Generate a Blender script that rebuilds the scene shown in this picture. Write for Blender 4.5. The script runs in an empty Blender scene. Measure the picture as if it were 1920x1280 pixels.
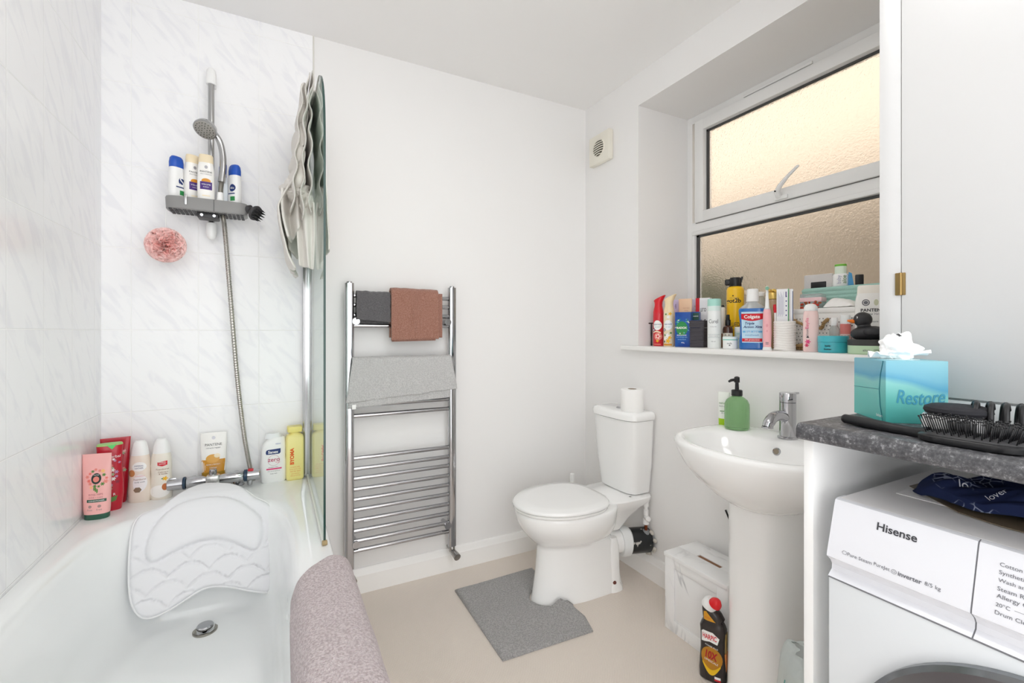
import bpy, bmesh, math, random
from math import sin, cos, pi, radians, hypot, atan2
from mathutils import Vector, Matrix, noise
random.seed(7)
SC = bpy.context.scene
COL = SC.collection

# ---------------------------------------------------------------- materials
MATS = {}
def lin(c):
    if isinstance(c, str):
        c = [int(c[i:i+2], 16)/255 for i in (0, 2, 4)]
    return tuple(x/12.92 if x <= .04045 else ((x+.055)/1.055)**2.4 for x in c[:3]) + (1,)
def mat(name, c='ffffff', rough=.5, metal=0., coat=0., spec=.5, trans=0., ior=1.45, bump=None, mottle=None, sheen=0., sss=0.):
    """bump = (scale, strength, distance); mottle = (colour2, scale, lo, hi)"""
    if name in MATS: return MATS[name]
    m = bpy.data.materials.new(name); m.use_nodes = True
    nt = m.node_tree; N = nt.nodes; L = nt.links
    b = N['Principled BSDF']
    b.inputs['Base Color'].default_value = lin(c)
    b.inputs['Roughness'].default_value = rough
    b.inputs['Metallic'].default_value = metal
    b.inputs['Coat Weight'].default_value = coat
    b.inputs['Coat Roughness'].default_value = .05
    b.inputs['Specular IOR Level'].default_value = spec
    b.inputs['Transmission Weight'].default_value = trans
    b.inputs['IOR'].default_value = ior
    b.inputs['Sheen Weight'].default_value = sheen
    tc = N.new('ShaderNodeTexCoord')
    if bump:
        n = N.new('ShaderNodeTexNoise'); n.inputs['Scale'].default_value = bump[0]; n.inputs['Detail'].default_value = 3
        L.new(tc.outputs['Object'], n.inputs['Vector'])
        bp = N.new('ShaderNodeBump'); bp.inputs['Strength'].default_value = bump[1]; bp.inputs['Distance'].default_value = bump[2]
        L.new(n.outputs['Fac'], bp.inputs['Height']); L.new(bp.outputs['Normal'], b.inputs['Normal'])
    if mottle:
        n = N.new('ShaderNodeTexNoise'); n.inputs['Scale'].default_value = mottle[1]; n.inputs['Detail'].default_value = 4
        L.new(tc.outputs['Object'], n.inputs['Vector'])
        r = N.new('ShaderNodeValToRGB'); r.color_ramp.elements[0].position = mottle[2]; r.color_ramp.elements[1].position = mottle[3]
        r.color_ramp.elements[0].color = lin(c); r.color_ramp.elements[1].color = lin(mottle[0])
        L.new(n.outputs['Fac'], r.inputs['Fac']); L.new(r.outputs['Color'], b.inputs['Base Color'])
    MATS[name] = m
    return m
def bsdf(m): return m.node_tree.nodes['Principled BSDF']

def tile_mat(name, axis, u0, z0, w, h):
    m = mat(name, 'f3f3f4', .16, spec=.5); nt = m.node_tree; N = nt.nodes; L = nt.links; b = bsdf(m)
    tc = N.new('ShaderNodeTexCoord'); sp = N.new('ShaderNodeSeparateXYZ'); L.new(tc.outputs['Object'], sp.inputs[0])
    def math_(op, a, bb):
        n = N.new('ShaderNodeMath'); n.operation = op
        for i, x in enumerate((a, bb)):
            if isinstance(x, (int, float)): n.inputs[i].default_value = x
            else: L.new(x, n.inputs[i])
        return n.outputs[0]
    def edge(sock, o, s):
        f = math_('FRACT', math_('ADD', math_('DIVIDE', math_('SUBTRACT', sock, o), s), 20.0), 0)
        d = math_('SUBTRACT', .5, math_('ABSOLUTE', math_('SUBTRACT', f, .5), 0))
        return math_('MULTIPLY', d, s)          # metres from the nearest joint
    d = math_('MINIMUM', edge(sp.outputs[axis], u0, w), edge(sp.outputs['Z'], z0, h))
    mr = N.new('ShaderNodeMapRange'); mr.inputs['From Min'].default_value = .0009; mr.inputs['From Max'].default_value = .0021
    L.new(d, mr.inputs['Value'])
    # soft diagonal grey veins
    mp = N.new('ShaderNodeMapping'); mp.inputs['Rotation'].default_value = (0, 0, .65); mp.vector_type = 'TEXTURE'; mp.inputs['Scale'].default_value = (.055, .22, 1)
    cb = N.new('ShaderNodeCombineXYZ'); L.new(sp.outputs[axis], cb.inputs[0]); L.new(sp.outputs['Z'], cb.inputs[1]); L.new(cb.outputs[0], mp.inputs['Vector'])
    n = N.new('ShaderNodeTexNoise'); n.inputs['Scale'].default_value = 1.6; n.inputs['Detail'].default_value = 7; n.inputs['Distortion'].default_value = .8
    L.new(mp.outputs[0], n.inputs['Vector'])
    r = N.new('ShaderNodeValToRGB'); e = r.color_ramp.elements
    e[0].position = .36; e[0].color = lin('f0f0f3'); e[1].position = .5; e[1].color = lin('f7f7f8')
    L.new(n.outputs['Fac'], r.inputs['Fac'])
    mx = N.new('ShaderNodeMix'); mx.data_type = 'RGBA'; L.new(mr.outputs[0], mx.inputs['Factor'])
    mx.inputs['A'].default_value = lin('fafaf9'); L.new(r.outputs['Color'], mx.inputs['B'])
    L.new(mx.outputs['Result'], b.inputs['Base Color'])
    bp = N.new('ShaderNodeBump'); bp.inputs['Strength'].default_value = .6; bp.inputs['Distance'].default_value = .0012
    L.new(mr.outputs[0], bp.inputs['Height']); L.new(bp.outputs['Normal'], b.inputs['Normal'])
    return m
def pane_glass(name, tint='f4faf7', ior=1.45):
    """clear glass: reflects by Fresnel at its outer face, passes light straight through"""
    m = bpy.data.materials.new(name); m.use_nodes = True; N = m.node_tree.nodes; L = m.node_tree.links
    N.remove(N['Principled BSDF']); out = N['Material Output']
    t = N.new('ShaderNodeBsdfTransparent'); t.inputs[0].default_value = lin(tint)
    g = N.new('ShaderNodeBsdfGlossy'); g.inputs['Roughness'].default_value = .0
    f = N.new('ShaderNodeFresnel'); f.inputs[0].default_value = ior
    ge = N.new('ShaderNodeNewGeometry'); iv = N.new('ShaderNodeMath'); iv.operation = 'SUBTRACT'; iv.inputs[0].default_value = 1
    L.new(ge.outputs['Backfacing'], iv.inputs[1])
    mu = N.new('ShaderNodeMath'); mu.operation = 'MULTIPLY'; L.new(f.outputs[0], mu.inputs[0]); L.new(iv.outputs[0], mu.inputs[1])
    mx = N.new('ShaderNodeMixShader'); L.new(mu.outputs[0], mx.inputs[0]); L.new(t.outputs[0], mx.inputs[1]); L.new(g.outputs[0], mx.inputs[2])
    L.new(mx.outputs[0], out.inputs[0]); MATS[name] = m
    return m
def terry(name, c, c2, rough=.95, scale=420, bump=.9, dist=.004):
    m = mat(name, c, rough, spec=.1, sheen=.3, bump=(scale, bump, dist), mottle=(c2, scale*.7, .41, .6))
    return m

# ---------------------------------------------------------------- mesh builder
class MB:
    def __init__(s): s.v = []; s.f = []; s.m = []
    def add(s, v, f, mi=0):
        o = len(s.v); s.v += [tuple(p) for p in v]; s.f += [tuple(i+o for i in q) for q in f]; s.m += [mi]*len(f); return s
    def tf(s, M):
        s.v = [tuple(M @ Vector(p)) for p in s.v]; return s
    def box(s, x0, x1, y0, y1, z0, z1, bev=0., seg=2, mi=0):
        bm = bmesh.new(); bmesh.ops.create_cube(bm, size=1)
        bmesh.ops.scale(bm, vec=(abs(x1-x0), abs(y1-y0), abs(z1-z0)), verts=bm.verts)
        bmesh.ops.translate(bm, vec=((x0+x1)/2, (y0+y1)/2, (z0+z1)/2), verts=bm.verts)
        if bev: bmesh.ops.bevel(bm, geom=list(bm.edges), offset=bev, segments=seg, affect='EDGES', profile=.5)
        return s.bm(bm, mi)
    def bm(s, bm, mi=0):
        bm.verts.index_update(); s.add([v.co[:] for v in bm.verts], [[v.index for v in f.verts] for f in bm.faces], mi); bm.free(); return s
    def rings(s, rs, close=True, cap0=True, cap1=True, mi=0):
        n = len(rs[0]); o = len(s.v); f = []
        for r in rs: s.v += [tuple(p) for p in r]
        for i in range(len(rs)-1):
            for j in range(n if close else n-1):
                k = (j+1) % n
                f.append((o+i*n+j, o+i*n+k, o+(i+1)*n+k, o+(i+1)*n+j))
        if cap0: f.append(tuple(o+j for j in range(n))[::-1])
        if cap1: f.append(tuple(o+(len(rs)-1)*n+j for j in range(n)))
        s.f += f; s.m += [mi]*len(f); return s
    def lathe(s, prof, n=32, c=(0, 0, 0), cap0=True, cap1=True, mi=0):
        return s.rings([[(c[0]+r*cos(2*pi*j/n), c[1]+r*sin(2*pi*j/n), c[2]+z) for j in range(n)] for z, r in prof], True, cap0, cap1, mi)
    def loft(s, prof, n=40, mi=0, cap0=True, cap1=True):
        return s.rings([sring(p, n) for p in prof], True, cap0, cap1, mi)
    def tube(s, pts, r, n=12, mi=0, cap=True):
        pts = [Vector(p) for p in pts]; rs = r if isinstance(r, (list, tuple)) else [r]*len(pts)
        T = []
        for i in range(len(pts)):
            t = pts[min(i+1, len(pts)-1)]-pts[max(i-1, 0)]; T.append(t.normalized())
        up = Vector((0, 0, 1)) if abs(T[0].z) < .9 else Vector((1, 0, 0))
        nn = (up-T[0]*up.dot(T[0])).normalized(); R = []
        for i, p in enumerate(pts):
            nn = (nn-T[i]*nn.dot(T[i])).normalized(); bb = T[i].cross(nn)
            R.append([p+(nn*cos(2*pi*j/n)+bb*sin(2*pi*j/n))*rs[i] for j in range(n)])
        return s.rings(R, True, cap, cap, mi)
    def grid(s, fn, nu, nv, mi=0):
        o = len(s.v)
        for i in range(nu+1):
            for j in range(nv+1): s.v.append(tuple(fn(i/nu, j/nv)))
        for i in range(nu):
            for j in range(nv):
                a = o+i*(nv+1)+j; s.f.append((a, a+nv+1, a+nv+2, a+1)); s.m.append(mi)
        return s
    def prism(s, poly, d0, d1, axis='x', mi=0):
        def p3(a, b, d): return {'x': (d, a, b), 'y': (a, d, b), 'z': (a, b, d)}[axis]
        n = len(poly); o = len(s.v)
        s.v += [p3(a, b, d0) for a, b in poly]+[p3(a, b, d1) for a, b in poly]
        s.f += [tuple(range(o, o+n))[::-1], tuple(range(o+n, o+2*n))]+[(o+i, o+(i+1) % n, o+n+(i+1) % n, o+n+i) for i in range(n)]
        s.m += [mi]*(n+2); return s
    def ball(s, c, r, nu=20, nv=12, mi=0):
        rr = r if isinstance(r, (list, tuple)) else (r, r, r)
        return s.rings([[(c[0]+rr[0]*sin(pi*(i+.02)/(nv+.04))*cos(2*pi*j/nu), c[1]+rr[1]*sin(pi*(i+.02)/(nv+.04))*sin(2*pi*j/nu), c[2]-rr[2]*cos(pi*(i+.02)/(nv+.04))) for j in range(nu)] for i in range(nv+1)], mi=mi)
    def build(s, name, m, parent=None, loc=None, rz=0., smooth=38, recalc=True, tag_=None):
        me = bpy.data.meshes.new(name); me.from_pydata(s.v, [], s.f)
        ms = m if isinstance(m, (list, tuple)) else [m]
        for x in ms: me.materials.append(x)
        if len(ms) > 1: me.polygons.foreach_set('material_index', s.m)
        if recalc:
            bm = bmesh.new(); bm.from_mesh(me); bmesh.ops.recalc_face_normals(bm, faces=bm.faces); bm.to_mesh(me); bm.free()
        if smooth:
            me.shade_smooth()
            if smooth < 180: me.set_sharp_from_angle(angle=radians(smooth))
        me.update()
        o = bpy.data.objects.new(name, me); COL.objects.link(o)
        if parent: o.parent = parent
        if loc: o.location = loc
        if rz: o.rotation_euler = (0, 0, rz)
        return o
def sring(p, n=40):
    z, rx, ry, e = p[:4]; cx, cy = (p[4], p[5]) if len(p) > 5 else (0, 0)
    out = []
    for j in range(n):
        t = 2*pi*j/n; c, s_ = cos(t), sin(t)
        out.append((cx+rx*math.copysign(abs(c)**(2/e), c), cy+ry*math.copysign(abs(s_)**(2/e), s_), z))
    return out
def subsurf(o, lv=1):
    md = o.modifiers.new('Subdivision', 'SUBSURF'); md.levels = lv; md.render_levels = lv; return o
def solid(o, t, off=0.):
    md = o.modifiers.new('Solidify', 'SOLIDIFY'); md.thickness = t; md.offset = off; return o
def bevmod(o, w, seg=2):
    md = o.modifiers.new('Bevel', 'BEVEL'); md.width = w; md.segments = seg; md.limit_method = 'ANGLE'; return o

def thing(name, label, cat, loc=(0, 0, 0), rz=0., group=None):
    o = bpy.data.objects.new(name, None); COL.objects.link(o); o.empty_display_size = .05
    o.location = loc; o.rotation_euler = (0, 0, rz); o['label'] = label; o['category'] = cat
    if group: o['group'] = group
    return o
def tag(o, label, cat, group=None):
    o['label'] = label; o['category'] = cat
    if group: o['group'] = group
    return o
def struct(o): o['kind'] = 'structure'; return o

# ---------------------------------------------------------------- flat shapes and lettering laid on surfaces
def s_rect(x0, z0, x1, z1, nx=8, nz=1):
    v = [(x0+(x1-x0)*i/nx, z0+(z1-z0)*j/nz) for i in range(nx+1) for j in range(nz+1)]
    f = [(i*(nz+1)+j, (i+1)*(nz+1)+j, (i+1)*(nz+1)+j+1, i*(nz+1)+j+1) for i in range(nx) for j in range(nz)]
    return v, f
def s_ell(cx, cz, rx, rz, n=24, k=3):
    v = [(cx, cz)]; f = []
    for q in range(1, k+1): v += [(cx+rx*q/k*cos(2*pi*j/n), cz+rz*q/k*sin(2*pi*j/n)) for j in range(n)]
    f += [(0, 1+j, 1+(j+1) % n) for j in range(n)]
    for q in range(1, k): f += [(1+(q-1)*n+j, 1+q*n+j, 1+q*n+(j+1) % n, 1+(q-1)*n+(j+1) % n) for j in range(n)]
    return v, f
def s_ring(cx, cz, rx, rz, w, n=32):
    v = [(cx+a*cos(2*pi*j/n), cz+b*sin(2*pi*j/n)) for a, b in ((rx, rz), (rx-w, rz-w)) for j in range(n)]
    return v, [(j, (j+1) % n, n+(j+1) % n, n+j) for j in range(n)]
def s_poly(pts, nx=1):
    return list(pts), [tuple(range(len(pts)))]
def s_strip(top, bot):
    """band between two polylines of equal length"""
    n = len(top); return list(top)+list(bot), [(i, i+1, n+i+1, n+i) for i in range(n-1)]
def s_flower(cx, cz, r, n=6):
    v = []; 
    for j in range(n*4):
        a = 2*pi*j/(n*4); q = r*(.72+.28*cos(n*a)); v.append((cx+q*cos(a), cz+q*sin(a)))
    v.append((cx, cz)); k = n*4
    return v, [(k, j, (j+1) % k) for j in range(k)]
TXT = {}
def s_text(t, cx, cz, w, h=None, bold=0., shear=0., rot=0., space=1.):
    key = (t, bold, shear, space)
    if key not in TXT:
        cu = bpy.data.curves.new('lettering', 'FONT'); cu.body = t; cu.size = 1; cu.offset = bold; cu.shear = shear; cu.resolution_u = 3
        cu.align_x = 'CENTER'; cu.space_character = space
        ob = bpy.data.objects.new('lettering', cu); me = bpy.data.meshes.new_from_object(ob)
        TXT[key] = ([tuple(v.co[:2]) for v in me.vertices], [tuple(p.vertices) for p in me.polygons])
        bpy.data.meshes.remove(me); bpy.data.objects.remove(ob); bpy.data.curves.remove(cu)
    v, f = TXT[key]
    xs = [p[0] for p in v]; zs = [p[1] for p in v]
    sx = w/(max(xs)-min(xs)); sz = sx if h is None else h/(max(zs)-min(zs))
    mx, mz = (max(xs)+min(xs))/2, (max(zs)+min(zs))/2
    q = [((x-mx)*sx, (z-mz)*sz) for x, z in v]
    if rot: q = [(x*cos(rot)-z*sin(rot), x*sin(rot)+z*cos(rot)) for x, z in q]
    return [(cx+x, cz+z) for x, z in q], f
def cut2d(v, f, xs, zs):
    if not xs and not zs: return v, f
    bm = bmesh.new(); q = [bm.verts.new((a, 0, c)) for a, c in v]
    for p in f:
        try: bm.faces.new([q[i] for i in p])
        except ValueError: pass
    for no, cs in (((1, 0, 0), xs), ((0, 0, 1), zs)):
        for c in cs: bmesh.ops.bisect_plane(bm, geom=list(bm.verts)+list(bm.edges)+list(bm.faces), dist=1e-7, plane_co=Vector(no)*c, plane_no=no)
    bm.verts.index_update(); r = ([(a.co.x, a.co.z) for a in bm.verts], [tuple(a.index for a in p.verts) for p in bm.faces]); bm.free(); return r
class Item:
    """A bottle-like thing: lofted body with shapes laid on its front (-Y) surface."""
    def __init__(s, name, label, cat, loc, rz=0., group=None):
        s.root = thing(name, label, cat, loc, rz, group); s.acc = {}; s.prof = None
    def body(s, prof, m, name='body', n=40, front=True, smooth=38):
        if front: s.prof = prof
        return MB().loft(prof, n).build(name, m, s.root, smooth=smooth)
    def part(s, mb, name, m, smooth=38): return mb.build(name, m, s.root, smooth=smooth)
    def y(s, x, z):
        p = s.prof
        if z <= p[0][0]: a = b = p[0]; k = 0
        elif z >= p[-1][0]: a = b = p[-1]; k = 0
        else:
            for a, b in zip(p, p[1:]):
                if a[0] <= z <= b[0]: k = (z-a[0])/max(b[0]-a[0], 1e-9); break
        g = [a[i]+(b[i]-a[i])*k for i in range(1, 4)]
        cx = (a[4]+(b[4]-a[4])*k) if len(a) > 5 else 0; cy = (a[5]+(b[5]-a[5])*k) if len(a) > 5 else 0
        t = min(abs((x-cx)/g[0]), .995)
        return cy-g[1]*(1-t**g[2])**(1/g[2])
    def dec(s, shape, m, name='label', e=.0004, fn=None):
        v, f = shape
        if fn is None:
            fn = lambda x, z: (x, s.y(x, z)-e, z)
            x0, x1 = min(p[0] for p in v), max(p[0] for p in v); z0, z1 = min(p[1] for p in v), max(p[1] for p in v)
            r = max(p[1] for p in s.prof); box = s.prof[0][3] > 20
            cx = [] if box else [-.98*r+1.96*r*i/18 for i in range(19)]
            v, f = cut2d(v, f, [c for c in cx if x0+1e-5 < c < x1-1e-5], [p[0] for p in s.prof if z0+1e-5 < p[0] < z1-1e-5])
        mb = s.acc.setdefault((name, m.name), MB()); mb.add([fn(x, z) for x, z in v], f)
        return s
    def text(s, t, cx, cz, w, m, e=.0009, name='lettering', **k): return s.dec(s_text(t, cx, cz, w, **k), m, name, e)
    def done(s):
        for (name, mn), mb in s.acc.items(): mb.build(name, MATS[mn], s.root, smooth=0, recalc=False)
        return s.root
def blk(x0, x1, y0, y1):
    pass
WHITE = mat('white_plastic', 'f2f2f1', .3); BLACK = mat('black_plastic', '1b1b1d', .35); CHROME = mat('chrome', 'bcbcbf', .07, 1.)
CERAM = mat('white_ceramic', 'f6f6f5', .08, coat=.3); INK = mat('black_ink', '24242a', .5); GREYINK = mat('grey_ink', '6a6a70', .5)
RED = mat('red_print', 'd01a2c', .35); GOLD = mat('gold_print', 'd8922a', .35); GREEN = mat('green_print', '2f8f4e', .4); NAVY = mat('navy_print', '1d3470', .35)
PINKP = mat('pink_print', 'e0457e', .4); WPRINT = mat('white_print', 'f7f7f5', .4); CREAM = mat('cream_print', 'f2e3c4', .4); PURPLE = mat('purple_print', '4a2d7a', .4)
YELLOWP = mat('yellow_print', 'f2b81c', .4); TEALP = mat('teal_print', '3aa5a8', .4); ROSE = mat('rose_print', 'e58a7d', .45); LEAF = mat('leaf_print', '5d8a45', .45)
ORANGE = mat('orange_print', 'e8641e', .4); BROWN = mat('brown_print', '8a5a34', .5); DKGREEN = mat('dark_green_plastic', '2e5a48', .4)
CLEAR = pane_glass('clear_glass', 'f6faf8'); 
# ================================================================ SETTING
XL, XR, YB, HC = -.541, 1.565, 2.105, 2.40
YF = -.75
WALL = mat('wall_paint', 'ecebea', .55, spec=.3, bump=(60, .04, .002))
CEIL = mat('ceiling_paint', 'f1f0ef', .7, spec=.2)
TRIMP = mat('gloss_white_paint', 'f4f3f1', .25)
# floor: beige ribbed vinyl
FL = mat('ribbed_vinyl', 'c9bfb6', .45)
def _floor():
    nt = FL.node_tree; N = nt.nodes; L = nt.links; b = bsdf(FL)
    tc = N.new('ShaderNodeTexCoord'); sp = N.new('ShaderNodeSeparateXYZ'); L.new(tc.outputs['Object'], sp.inputs[0])
    hs = []
    for ax, fr in (('X', 900.), ('Y', 900.)):
        a = N.new('ShaderNodeMath'); a.operation = 'MULTIPLY'; a.inputs[1].default_value = fr; L.new(sp.outputs[ax], a.inputs[0])
        s = N.new('ShaderNodeMath'); s.operation = 'SINE'; L.new(a.outputs[0], s.inputs[0]); hs.append(s)
    mn = N.new('ShaderNodeMath'); mn.operation = 'MULTIPLY'; L.new(hs[0].outputs[0], mn.inputs[0]); L.new(hs[1].outputs[0], mn.inputs[1])
    bp = N.new('ShaderNodeBump'); bp.inputs['Strength'].default_value = .5; bp.inputs['Distance'].default_value = .001; L.new(mn.outputs[0], bp.inputs['Height'])
    L.new(bp.outputs[0], b.inputs['Normal'])
    mr = N.new('ShaderNodeMapRange'); mr.inputs['From Min'].default_value = -1; L.new(mn.outputs[0], mr.inputs['Value'])
    mx = N.new('ShaderNodeMix'); mx.data_type = 'RGBA'; L.new(mr.outputs[0], mx.inputs['Factor'])
    mx.inputs['A'].default_value = lin('d8ccc1'); mx.inputs['B'].default_value = lin('ebe2d8')
    L.new(mx.outputs['Result'], b.inputs['Base Color'])
_floor()
struct(MB().box(XL-.12, XR+.4, YF, YB+.12, -.1, 0).build('floor', FL))
struct(MB().box(XL-.12, XR+.5, YF, YB+.12, HC, HC+.14).build('ceiling', CEIL))
struct(MB().box(XL-.12, XL, YF, YB, 0, HC).build('wall_left', tile_mat('white_marbled_tiles_side', 'Y', 1.458, .86, .193, .2965)))
struct(MB().box(.149, XR+.5, YB, YB+.12, 0, HC).build('wall_back', WALL))
struct(MB().box(XL-.12, .149, YB-.0, YB+.12, 0, HC).build('wall_back_tiled', tile_mat('white_marbled_tiles_end', 'X', -.458, .86, .2025, .2965)))
struct(MB().box(.146, .152, YB-.004, YB, .55, HC, .001).build('trim_1', mat('tile_edge_strip', 'dcdad3', .3)))
# window wall with its deep opening
WX, Y0W, Y1W, Z0W, Z1W = 1.90, .545, 1.682, 1.06, 2.245
w = MB()
for a in ((Y1W, YB+.0, 0, HC), (YF, Y0W, 0, HC), (Y0W, Y1W, 0, Z0W), (Y0W, Y1W, Z1W, HC)): w.box(XR, XR+.42, a[0], a[1], a[2], a[3])
struct(w.build('wall_right', WALL))
struct(MB().box(1.53, WX-.001, Y0W-.0, 1.772, 1.061, 1.083, .004).build('trim_2', TRIMP))   # window board
# skirting boards
def skirt(poly, d0, d1, ax, nm): struct(MB().prism(poly, d0, d1, ax).build(nm, TRIMP))
skirt([(YB, 0), (YB-.016, 0), (YB-.016, .078), (YB-.011, .084), (YB-.010, .103), (YB-.006, .108), (YB, .109)], .15, XR, 'x', 'baseboard_back')
skirt([(XR, 0), (XR-.016, 0), (XR-.016, .078), (XR-.011, .084), (XR-.010, .103), (XR-.006, .108), (XR, .109)], .53, YB-.016, 'y', 'baseboard_right')
# ---- window
UPVC = mat('white_upvc', 'ebebea', .25); GASK = mat('grey_gasket', '4b4b4b', .6)
FROST = mat('frosted_glass', 'f4f3f1', .24, trans=1., ior=1.25, bump=(170, .8, .004))
win = thing('window_1', 'white plastic window with frosted panes above the crowded sill', 'window', (WX, 0, 0)); win['kind'] = 'structure'
ya, yb = Y0W, Y1W
f = MB()
f.box(0, .06, yb-.03, yb-.0005, Z0W, Z1W).box(0, .06, ya, ya+.03, Z0W, Z1W).box(.0005, .06, ya+.03, yb-.03, Z1W-.035, Z1W-.0005).box(.0005, .06, ya+.03, yb-.03, Z0W+.0005, Z0W+.05)
f.box(.0005, .06, ya+.03, yb-.03, 1.655, 1.705)
f.box(-.004, .05, yb-.047, yb-.0285, 1.10, 1.64, .003).box(-.004, .05, ya+.02, yb-.0285, 1.640, 1.66, .004).box(-.004, .05, ya+.02, yb-.047, 1.10, 1.125, .003)
f.build('window_frame', UPVC, win)
s = MB(); y0, y1, z0, z1 = ya+.03, yb-.055, 1.700, 2.208
for d, t in ((.0, .048),):
    s.box(-.014, .05, y1-.052, y1, z0, z1, .004).box(-.014, .05, y0, y0+.052, z0, z1, .004).box(-.0135, .05, y0+.0515, y1-.0515, z1-.052, z1-.0005, .003).box(-.0135, .05, y0+.0515, y1-.0515, z0+.0005, z0+.052, .003)
s.build('sash', UPVC, win)
g = MB()
for (a, b, c, d, t) in ((y0+.052, y1-.052, z0+.052, z1-.052, .009), (ya+.04, yb-.046, 1.12, 1.641, .012)):
    g.box(.012, .02, a, a+t, c, d).box(.012, .02, b-t*1.4, b, c, d).box(.012, .02, a, b, d-t, d).box(.012, .02, a, b, c, c+t*.3)
g.box(-.002, .0, y1, y1+.002, z0, z1).box(-.002, .0, y0, y1, z1, z1+.002).box(-.002, 0, y0, y1, z0-.002, z0)
g.build('gasket', GASK, win)
MB().box(.02, .026, y0+.05, y1-.05, z0+.05, z1-.05).build('upper_pane', FROST, win)
MB().box(.02, .026, ya+.04, yb-.045, 1.11, 1.645).build('lower_pane', FROST, win)
hd = MB().box(-.024, -.012, 1.150, 1.205, 1.703, 1.720, .003)
hd.tube([(-.022, 1.185, 1.715), (-.036, 1.184, 1.735), (-.040, 1.170, 1.755), (-.040, 1.135, 1.787), (-.040, 1.100, 1.812), (-.040, 1.092, 1.815)], [.011, .012, .010, .007, .006, .004], 12)
hd.build('window_handle', UPVC, win)
MB().lathe([(0, .0035), (.003, .003)], 12).tf(Matrix.Translation((-.049, 1.184, 1.735)) @ Matrix.Rotation(-pi/2, 4, 'Y')).build('handle_button', BLACK, win)
MB().box(-.008, .0, 1.06, 1.36, 2.2145, 2.226, .002).build('vent_strip', UPVC, win)
# ---- what lies beyond the frosted panes: a rendered house wall, the ground and a shrub
REND = mat('beige_render', '958979', .9, bump=(30, .3, .01))
tag(struct(MB().box(3.5, 3.7, -3, 8.5, -.3, 9).build('neighbour_wall', REND)), 'beige rendered house wall outside behind the frosted window', 'wall')
struct(MB().box(2.0, 3.5, -3, 8.5, -.4, -.3).build('ground', mat('grey_paving', 'a59c92', .9)))
sh = thing('shrub', 'green shrub blurred behind the lower frosted pane', 'shrub', (2.45, 1.98, -.3))
lf = MB()
for i in range(420):
    a, b, r = random.uniform(0, 2*pi), random.uniform(-1, 1), random.uniform(.3, 1)**.5
    c = Vector((.2*r*cos(a)*(1-b*b)**.5, .22*r*sin(a)*(1-b*b)**.5, 1.56+.26*r*b)); q = Vector((random.uniform(-1, 1), random.uniform(-1, 1), random.uniform(-1, 1))).normalized()*.05; p = q.cross(Vector((0, .3, 1))).normalized()*.018
    lf.add([c-q, c+p, c+q, c-p], [(0, 1, 2, 3)])
lf.build('foliage', mat('shrub_leaf', '55683c', .7), sh, smooth=0)
MB().tube([(0, 0, 0), (.02, .01, .8), (0, 0, 1.5)], .012, 8).build('stem', BROWN, sh)
# ---- boiler cupboard above the worktop
CUPP = mat('cupboard_paint', 'd9d9d9', .3)
cup = thing('cupboard', 'white boxed-in cupboard standing on the worktop beside the window', 'cupboard', (1.2, 0, .978))
MB().box(.0, .364, .488, .528, 0, 1.42, .0015).box(.0, .3, -.7, .489, 0, .0365, .001).box(.012, .364, -.7, .49, .03, 1.42).build('carcass', CUPP, cup)
dr = MB().box(-.002, .010, -.7, .4865, .0405, 1.40, .0015).build('door', CUPP, cup)
for hz in (.275, 1.1):
    MB().box(-.004, .0, .479, .4975, hz-.024, hz+.024, .001).tube([(-.004, .4875, hz-.024), (-.004, .4875, hz+.024)], .003, 10).build('hinge', mat('aged_brass', '9c8354', .35, .9), dr)
# ---- extractor fan
FANP = mat('ivory_plastic', 'e6e2d6', .4)
fan = thing('extractor_fan', 'square ivory extractor fan high on the wall beside the window', 'extractor fan', (XR, 1.948, 2.127))
MB().box(-.032, 0, -.083, .083, -.078, .078, .006, 3).build('casing', FANP, fan)
gr = MB().tf(Matrix()); 
MB().lathe([(0, .0435), (.0012, .0435), (.0012, .0)], 40, cap1=False).tf(Matrix.Translation((-.0322, -.002, 0)) @ Matrix.Rotation(-pi/2, 4, 'Y')).build('opening', mat('dark_vent', '4a4638', .7), fan)
for k in range(7):
    zz = -.036+.012*k; hw = (.0435**2-zz*zz)**.5
    gr.grid(lambda u, v, zz=zz, hw=hw: (-.036-.0005*v, -.002+(2*u-1)*hw, zz-.0026+.0052*v+.004*(1-(2*u-1)**2)), 10, 1)
o = gr.build('grille', FANP, fan); solid(o, .002)
gr = MB(); gr.lathe([(0, .0475), (.004, .046), (.004, .0425), (0, .0425)], 40, cap0=False, cap1=False).tf(Matrix.Translation((-.032, -.002, 0)) @ Matrix.Rotation(-pi/2, 4, 'Y')).build('grille_rim', FANP, fan)
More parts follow.
